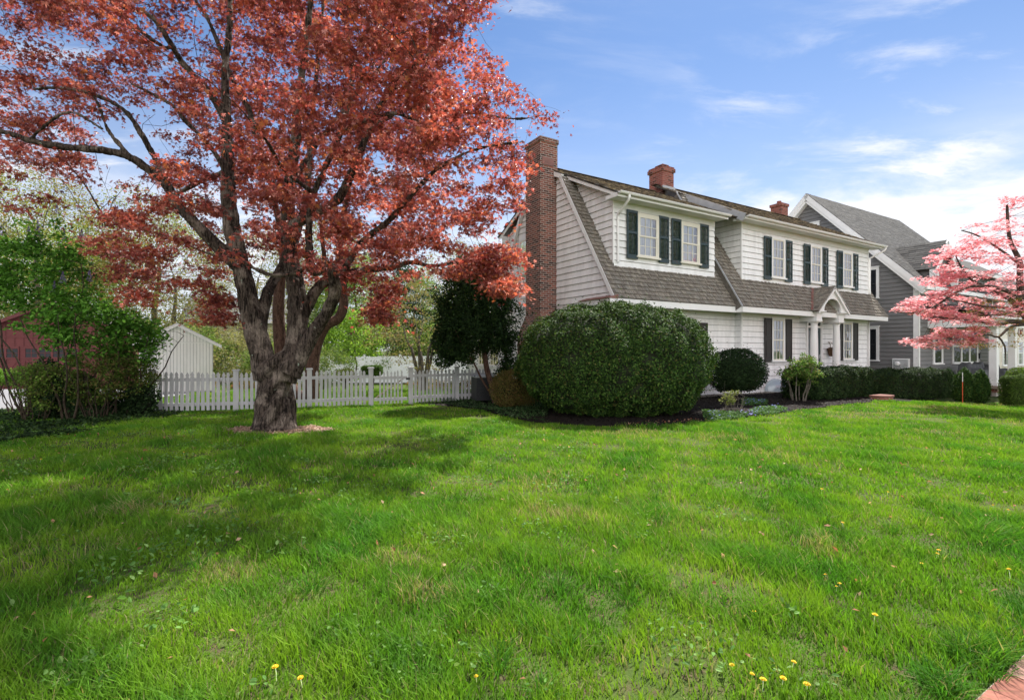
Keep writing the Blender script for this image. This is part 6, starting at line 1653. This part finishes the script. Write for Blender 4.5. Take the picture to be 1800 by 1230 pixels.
scatter('vinca_ground_cover', [(728, 704), (770, 696), (850, 690), (930, 692), (965, 720), (960, 742), (900, 736), (850, 722), (790, 713), (735, 711)], 15000, .05, [(.03, .07, .022), (.05, .11, .035), (.02, .045, .016), (.10, .15, .07)], .16, thr=-.8, mt='leaf_gloss')
scatter('vinca_ground_cover', [(1235, 722), (1262, 724), (1300, 728), (1318, 731), (1300, 737), (1240, 742)], 5000, .045, [(.05, .11, .03), (.08, .17, .045), (.03, .07, .02)], .10, thr=-.9)
scatter('vinca_ground_cover', [(1318, 722), (1370, 715), (1385, 722), (1360, 731), (1325, 732)], 3500, .045, [(.05, .11, .03), (.08, .17, .045)], .10, thr=-.6)
scatter('vinca_blossom', [(1240, 722), (1300, 728), (1370, 712), (1388, 723), (1350, 732), (1245, 741)], 240, .034, [(.24, .26, .62), (.30, .33, .72)], .13, kind='flower', mt='petal', thr=-.3, tilt=.5)
scatter('vinca_blossom', [(1306, 704), (1345, 704), (1345, 712), (1306, 713)], 150, .034, [(.24, .26, .62), (.30, .33, .72)], .13, kind='flower', mt='petal', thr=-.9, tilt=.5)
scatter('vinca_ground_cover', [(1304, 702), (1348, 703), (1348, 713), (1304, 714)], 1800, .045, [(.05, .11, .03), (.08, .17, .045)], .10, thr=-.9)
scatter('violet_blossom', [(1557, 690), (1578, 690), (1578, 700), (1557, 700)], 160, .06, [(.45, .42, .70), (.6, .58, .75)], .25, kind='flower', mt='petal', thr=-.9)
scatter('fallen_petals', [(1120, 744), (1250, 735), (1250, 742), (1100, 750)], 90, .04, [(.4, .15, .08), (.5, .3, .2)], .02, kind='quad', mt='petal', thr=-.9, dz=.03)

# ---------------------------------------------------------------- the grass
def on_lawn(x, y):
    k = ~(inpoly(x, y, BED1) | inpoly(x, y, BED2) | inpoly(x, y, WALK) | inpoly(x, y, DRIVE))
    k &= ~((((x - TB[0] - .12) / 1.0) ** 2 + ((y - TB[1] + .08) / .50) ** 2) < 1)
    a = (x - C0.x) * .8536 + (y - C0.y) * .521; b = -(x - C0.x) * .521 + (y - C0.y) * .8536      # footprints of the houses
    k &= ~((a > -6.9) & (a < 9.2) & (b > .1) & (b < 9.4)); k &= ~((a > 12.9) & (a < 36) & (b > -3.2))
    k &= ~((np.abs(x - SX) < 1.35) & (y > SY - .02) & (y < SY + 2.7)); k &= ~((x < -19) & (y > 25.9))
    return k
STRAW = [(*g(a, b), c, d) for a, b, c, d in ((1560, 727, 1.5, .35), (1500, 733, .9, .3), (1640, 716, .9, .4), (1690, 712, 1.0, .5), (1760, 713, 1.6, .4), (1780, 746, .5, .35), (1270, 770, .5, .3), (960, 850, .35, .3), (1440, 960, .25, .2), (760, 1050, .2, .15), (1100, 762, .9, .3), (400, 1010, .2, .2), (980, 905, .3, .25), (1650, 760, .5, .3), (1350, 800, .4, .3), (700, 985, .2, .2), (230, 900, .3, .2))]
def grass(name, n, x0, x1, y0, y1, h, wd, dens=None, seed=1, fan=True):
    r_ = np.random.default_rng(seed)
    x = r_.uniform(x0, x1, n * 2) if not fan else None
    if fan:
        y = y0 + (y1 - y0) * r_.random(n * 2) ** .9; hx_ = y * 1.06 + 2.2; x = r_.uniform(-1, 1, n * 2) * hx_
    else: y = r_.uniform(y0, y1, n * 2)
    k = on_lawn(x, y) & (x > x0) & (x < x1); x, y = x[k][:n], y[k][:n]; n = len(x)
    Q = np.stack([x, y, x * 0], -1)
    big_ = noise3(Q, .9); med = noise3(Q + 9, 3.1); fine = noise3(Q + 3, 9.0)
    thin = noise3(Q * np.array([1, 1.4, 1]) + 17, 1.9)
    keep = r_.random(n) < np.clip(1.0 - .55 * (thin > .85) - .2 * (thin > .55), .3, 1); x, y, big_, med, fine, thin = [a[keep] for a in (x, y, big_, med, fine, thin)]; n = len(x)
    hh = h * (1 + .28 * big_ + .50 * np.clip(med, -.8, 1.4) + .3 * fine) * r_.uniform(.5, 1.35, n); hh = np.clip(hh, h * .25, h * 2.6)
    bend_dir = r_.uniform(0, 6.28, n) * .75 + 1.2 * med + .8 * fine; bend = r_.uniform(.15, .75, n) + .2 * np.clip(med, 0, 1)
    bd_ = np.stack([np.cos(bend_dir), np.sin(bend_dir)], -1)
    fa = r_.uniform(0, 6.28, n); side = np.stack([np.cos(fa), np.sin(fa), fa * 0], -1) * (wd * r_.uniform(.7, 1.3, n))[:, None] / 2
    b0 = np.stack([x, y, ground(x, y) - .005], -1)
    def pt(t): return b0 + np.stack([bd_[:, 0] * bend * hh * t ** 2, bd_[:, 1] * bend * hh * t ** 2, hh * t * (1 - .25 * bend * t)], -1)
    V = np.stack([b0 - side, b0 + side, pt(.5) + side * .85, pt(.5) - side * .85, pt(1.0)], 1)
    L = np.array([0, 1, 2, 3, 3, 2, 4])[None] + (np.arange(n) * 5)[:, None]
    base = np.array([.078, .205, .018])[None] * (1 + .42 * r_.normal(size=(n, 1)).clip(-2, 2))
    yel = np.clip(.5 + .45 * thin + .25 * fine, 0, 1)[:, None] * .9
    cc = base * (1 - yel) + np.array([.218, .350, .028]) * yel
    blu = np.clip(med * .6, 0, .7)[:, None]; cc = cc * (1 - blu) + np.array([.060, .190, .024]) * blu
    straw = np.zeros(n)
    for sx, sy, a_, b_ in STRAW: straw = np.maximum(straw, np.clip(1.4 - np.hypot((x - sx) / a_, (y - sy) / b_) + .35 * fine, 0, 1))
    dry = r_.random(n) < np.clip(.035 + .10 * (thin > .5) + .42 * straw, 0, 1); cc[dry] = np.array([.34, .29, .15]) * r_.uniform(.7, 1.2, (dry.sum(), 1))
    col = np.repeat(cc, 5, 0)
    o = mesh_np(name, V.reshape(-1, 3), L.ravel(), np.tile([4, 3], n), M['grass'], col=np.clip(col, 0, 1)); print(name, n)
    return tag(o, 'short green lawn grass', kind='stuff')
grass('lawn_grass', 190000, -9, 9, 1.5, 5.2, .090, .0062, seed=1)
grass('lawn_grass', 230000, -16, 16, 5.0, 11.0, .072, .0098, seed=2)
grass('lawn_grass', 130000, -22, 26, 10.8, 19.0, .058, .014, seed=3)
grass('lawn_grass', 50000, -24, 2, 16.0, 33.5, .05, .022, seed=4)
# longer tufts near the walk edge and here and there
def tufts(cent, name='grass_tuft', n=70, h=.13, seed=5, lab=None):
    r_ = np.random.default_rng(seed); VV = []; CC = []; nn = 0
    c = np.repeat(np.array(cent), n, 0); m_ = len(c); a = r_.uniform(0, 6.28, m_); rr = r_.uniform(0, .07, m_)
    b0 = np.stack([c[:, 0] + rr * np.cos(a), c[:, 1] + rr * np.sin(a), ground(c[:, 0], c[:, 1]) - .005], -1)
    hh = h * r_.uniform(.5, 1.3, m_); bn = r_.uniform(.3, 1.1, m_); aa = a + r_.normal(size=m_) * .5
    fa = r_.uniform(0, 6.28, m_); sd_ = np.stack([np.cos(fa), np.sin(fa), fa * 0], -1) * .0022
    def pt(t): return b0 + np.stack([np.cos(aa) * bn * hh * t ** 2, np.sin(aa) * bn * hh * t ** 2, hh * (t - .45 * bn * t * t)], -1)
    V = np.stack([b0 - sd_, b0 + sd_, pt(.55) + sd_ * .9, pt(.55) - sd_ * .9, pt(1)], 1); L = np.array([0, 1, 2, 3, 3, 2, 4])[None] + (np.arange(m_) * 5)[:, None]
    cc = np.array([.055, .16, .018])[None] * r_.uniform(.6, 1.5, (m_, 1)); cc[r_.random(m_) < .08] = (.24, .23, .11)
    return tag(mesh_np(name, V.reshape(-1, 3), L.ravel(), np.tile([4, 3], m_), M['grass'], col=np.repeat(cc, 5, 0)), 'longer arching blades of lawn grass', kind='stuff')
tc_ = []
for _ in range(130):
    y = 2.0 + 6 * rng.random() ** 1.4; x = rng.uniform(-1, 1) * y
    if on_lawn(np.array([x]), np.array([y]))[0] and noise3(np.array([[x, y, 0]]), 1.4)[0] > -.1: tc_.append((x, y))
for k in range(70):
    a = rng.uniform(-1.6, 3.5); q = E0 + ud * a - vd * rng.uniform(.0, .16); tc_.append(tuple(q))
tufts(tc_)
# broad leaved weeds in drifts
def weeds(name, poly, n, size, seed):
    w_ = [g(*p) for p in poly]; xs = [p[0] for p in w_]; ys = [p[1] for p in w_]
    x = rng.uniform(min(xs), max(xs), n * 5); y = rng.uniform(min(ys), max(ys), n * 5); k = inpoly(x, y, w_) & (noise3(np.stack([x, y, x * 0 + seed], -1), 3.4) > .50) & on_lawn(x, y)
    x, y = x[k][:n], y[k][:n]; P = np.stack([x, y, ground(x, y) + rng.uniform(.04, .09, len(x))], -1)
    return tag(leaves(name, P, size, 'oval', M['leaf'], [(.09, .20, .04), (.13, .26, .055), (.07, .16, .03), (.17, .29, .08)], tilt=.6), 'round leaved weeds growing in the lawn', kind='stuff')
weeds('lawn_weeds', [(-40, 760), (400, 745), (560, 790), (620, 960), (300, 1240), (-60, 1240)], 5200, .036, 1)
weeds('lawn_weeds', [(560, 745), (900, 740), (1180, 830), (1100, 900), (600, 900)], 1900, .034, 2)
weeds('lawn_weeds', [(500, 940), (1300, 900), (1500, 1240), (420, 1240)], 900, .028, 3)
weeds('lawn_weeds', [(60, 1080), (230, 1060), (250, 1180), (60, 1180)], 500, .042, 1.7)
# dandelions
dm_ = MB(); 
for k in range(26):
    a = 6.28 * k / 26; r_ = .016 if k % 2 else .012; z = .070 if k % 2 else .075
    dm_.add([(0, 0, .066), (r_ * math.cos(a - .16), r_ * math.sin(a - .16), z), (r_ * 1.15 * math.cos(a), r_ * 1.15 * math.sin(a), z + .001), (r_ * math.cos(a + .16), r_ * math.sin(a + .16), z)], [(0, 1, 2, 3)])
dm_.lathe((0, 0, .066), [(.006, 0), (.008, .008), (.003, .013)], 8)
M['dandelion'] = simple('dandelion', (.75, .48, .01), .7, .1, 80)
dfl = dm_.build('dandelion', M['dandelion']); ds = MB(); ds.tube([(0, 0, 0), (.002, 0, .04), (0, 0, .067)], .0018, 5); dst = ds.build('stalk', M['grass'], dfl, col=True)
spots = [(1325, 1085), (1320, 1204), (1340, 1218), (1418, 1222), (1373, 1214), (1470, 1040), (1476, 1036), (1444, 868), (1645, 982), (1650, 980), (1424, 807), (1445, 812), (1530, 826), (1745, 898), (1770, 905), (1760, 795), (1740, 778), (1776, 1018), (838, 1204), (486, 1196), (532, 1211), (645, 903), (142, 795), (70, 814), (400, 778), (322, 802), (1452, 1022), (1392, 1180), (1536, 1102), (1620, 1000), (1480, 930), (1560, 870), (1000, 745 + 60), (1034, 838), (1288, 1185), (1640, 800)]
spots.sort(key=lambda p: -p[1]); ORD = ('first', 'second', 'third', 'fourth', 'fifth', 'sixth'); ROWS = ('nearest', 'second nearest', 'third nearest', 'fourth nearest', 'fifth nearest', 'farthest')
for i, (px, py) in enumerate(spots):
    row = sorted(spots[i // 6 * 6:i // 6 * 6 + 6]); lab_ = 'yellow dandelion, %s from the left in the %s row of six on the lawn' % (ORD[row.index((px, py))], ROWS[i // 6])
    o = dfl if i == 0 else copy_tree(dfl)
    x, y = g(px, py); s_ = rng.uniform(.5, .9); o.location = (x, y, gz(x, y)); o.scale = (s_, s_, s_ * rng.uniform(.8, 1.2)); o.rotation_euler = (rng.uniform(-.2, .2), rng.uniform(-.2, .2), rng.uniform(0, 6))
    tag(o, lab_, 'flower', 'dandelions scattered over the lawn')
# fallen leaves
x = rng.uniform(-8, 7, 900); y = rng.uniform(2.2, 9.5, 900); k = on_lawn(x, y) & (rng.random(900) < .55); x, y = x[k], y[k]
tag(leaves('fallen_leaves', np.stack([x, y, ground(x, y) + rng.uniform(.035, .06, len(x))], -1), .042, 'quad', M['leaf'], [(.42, .22, .12), (.48, .32, .20), (.34, .14, .08)], tilt=.6), 'dry fallen leaves on the grass', kind='stuff')
print('done')
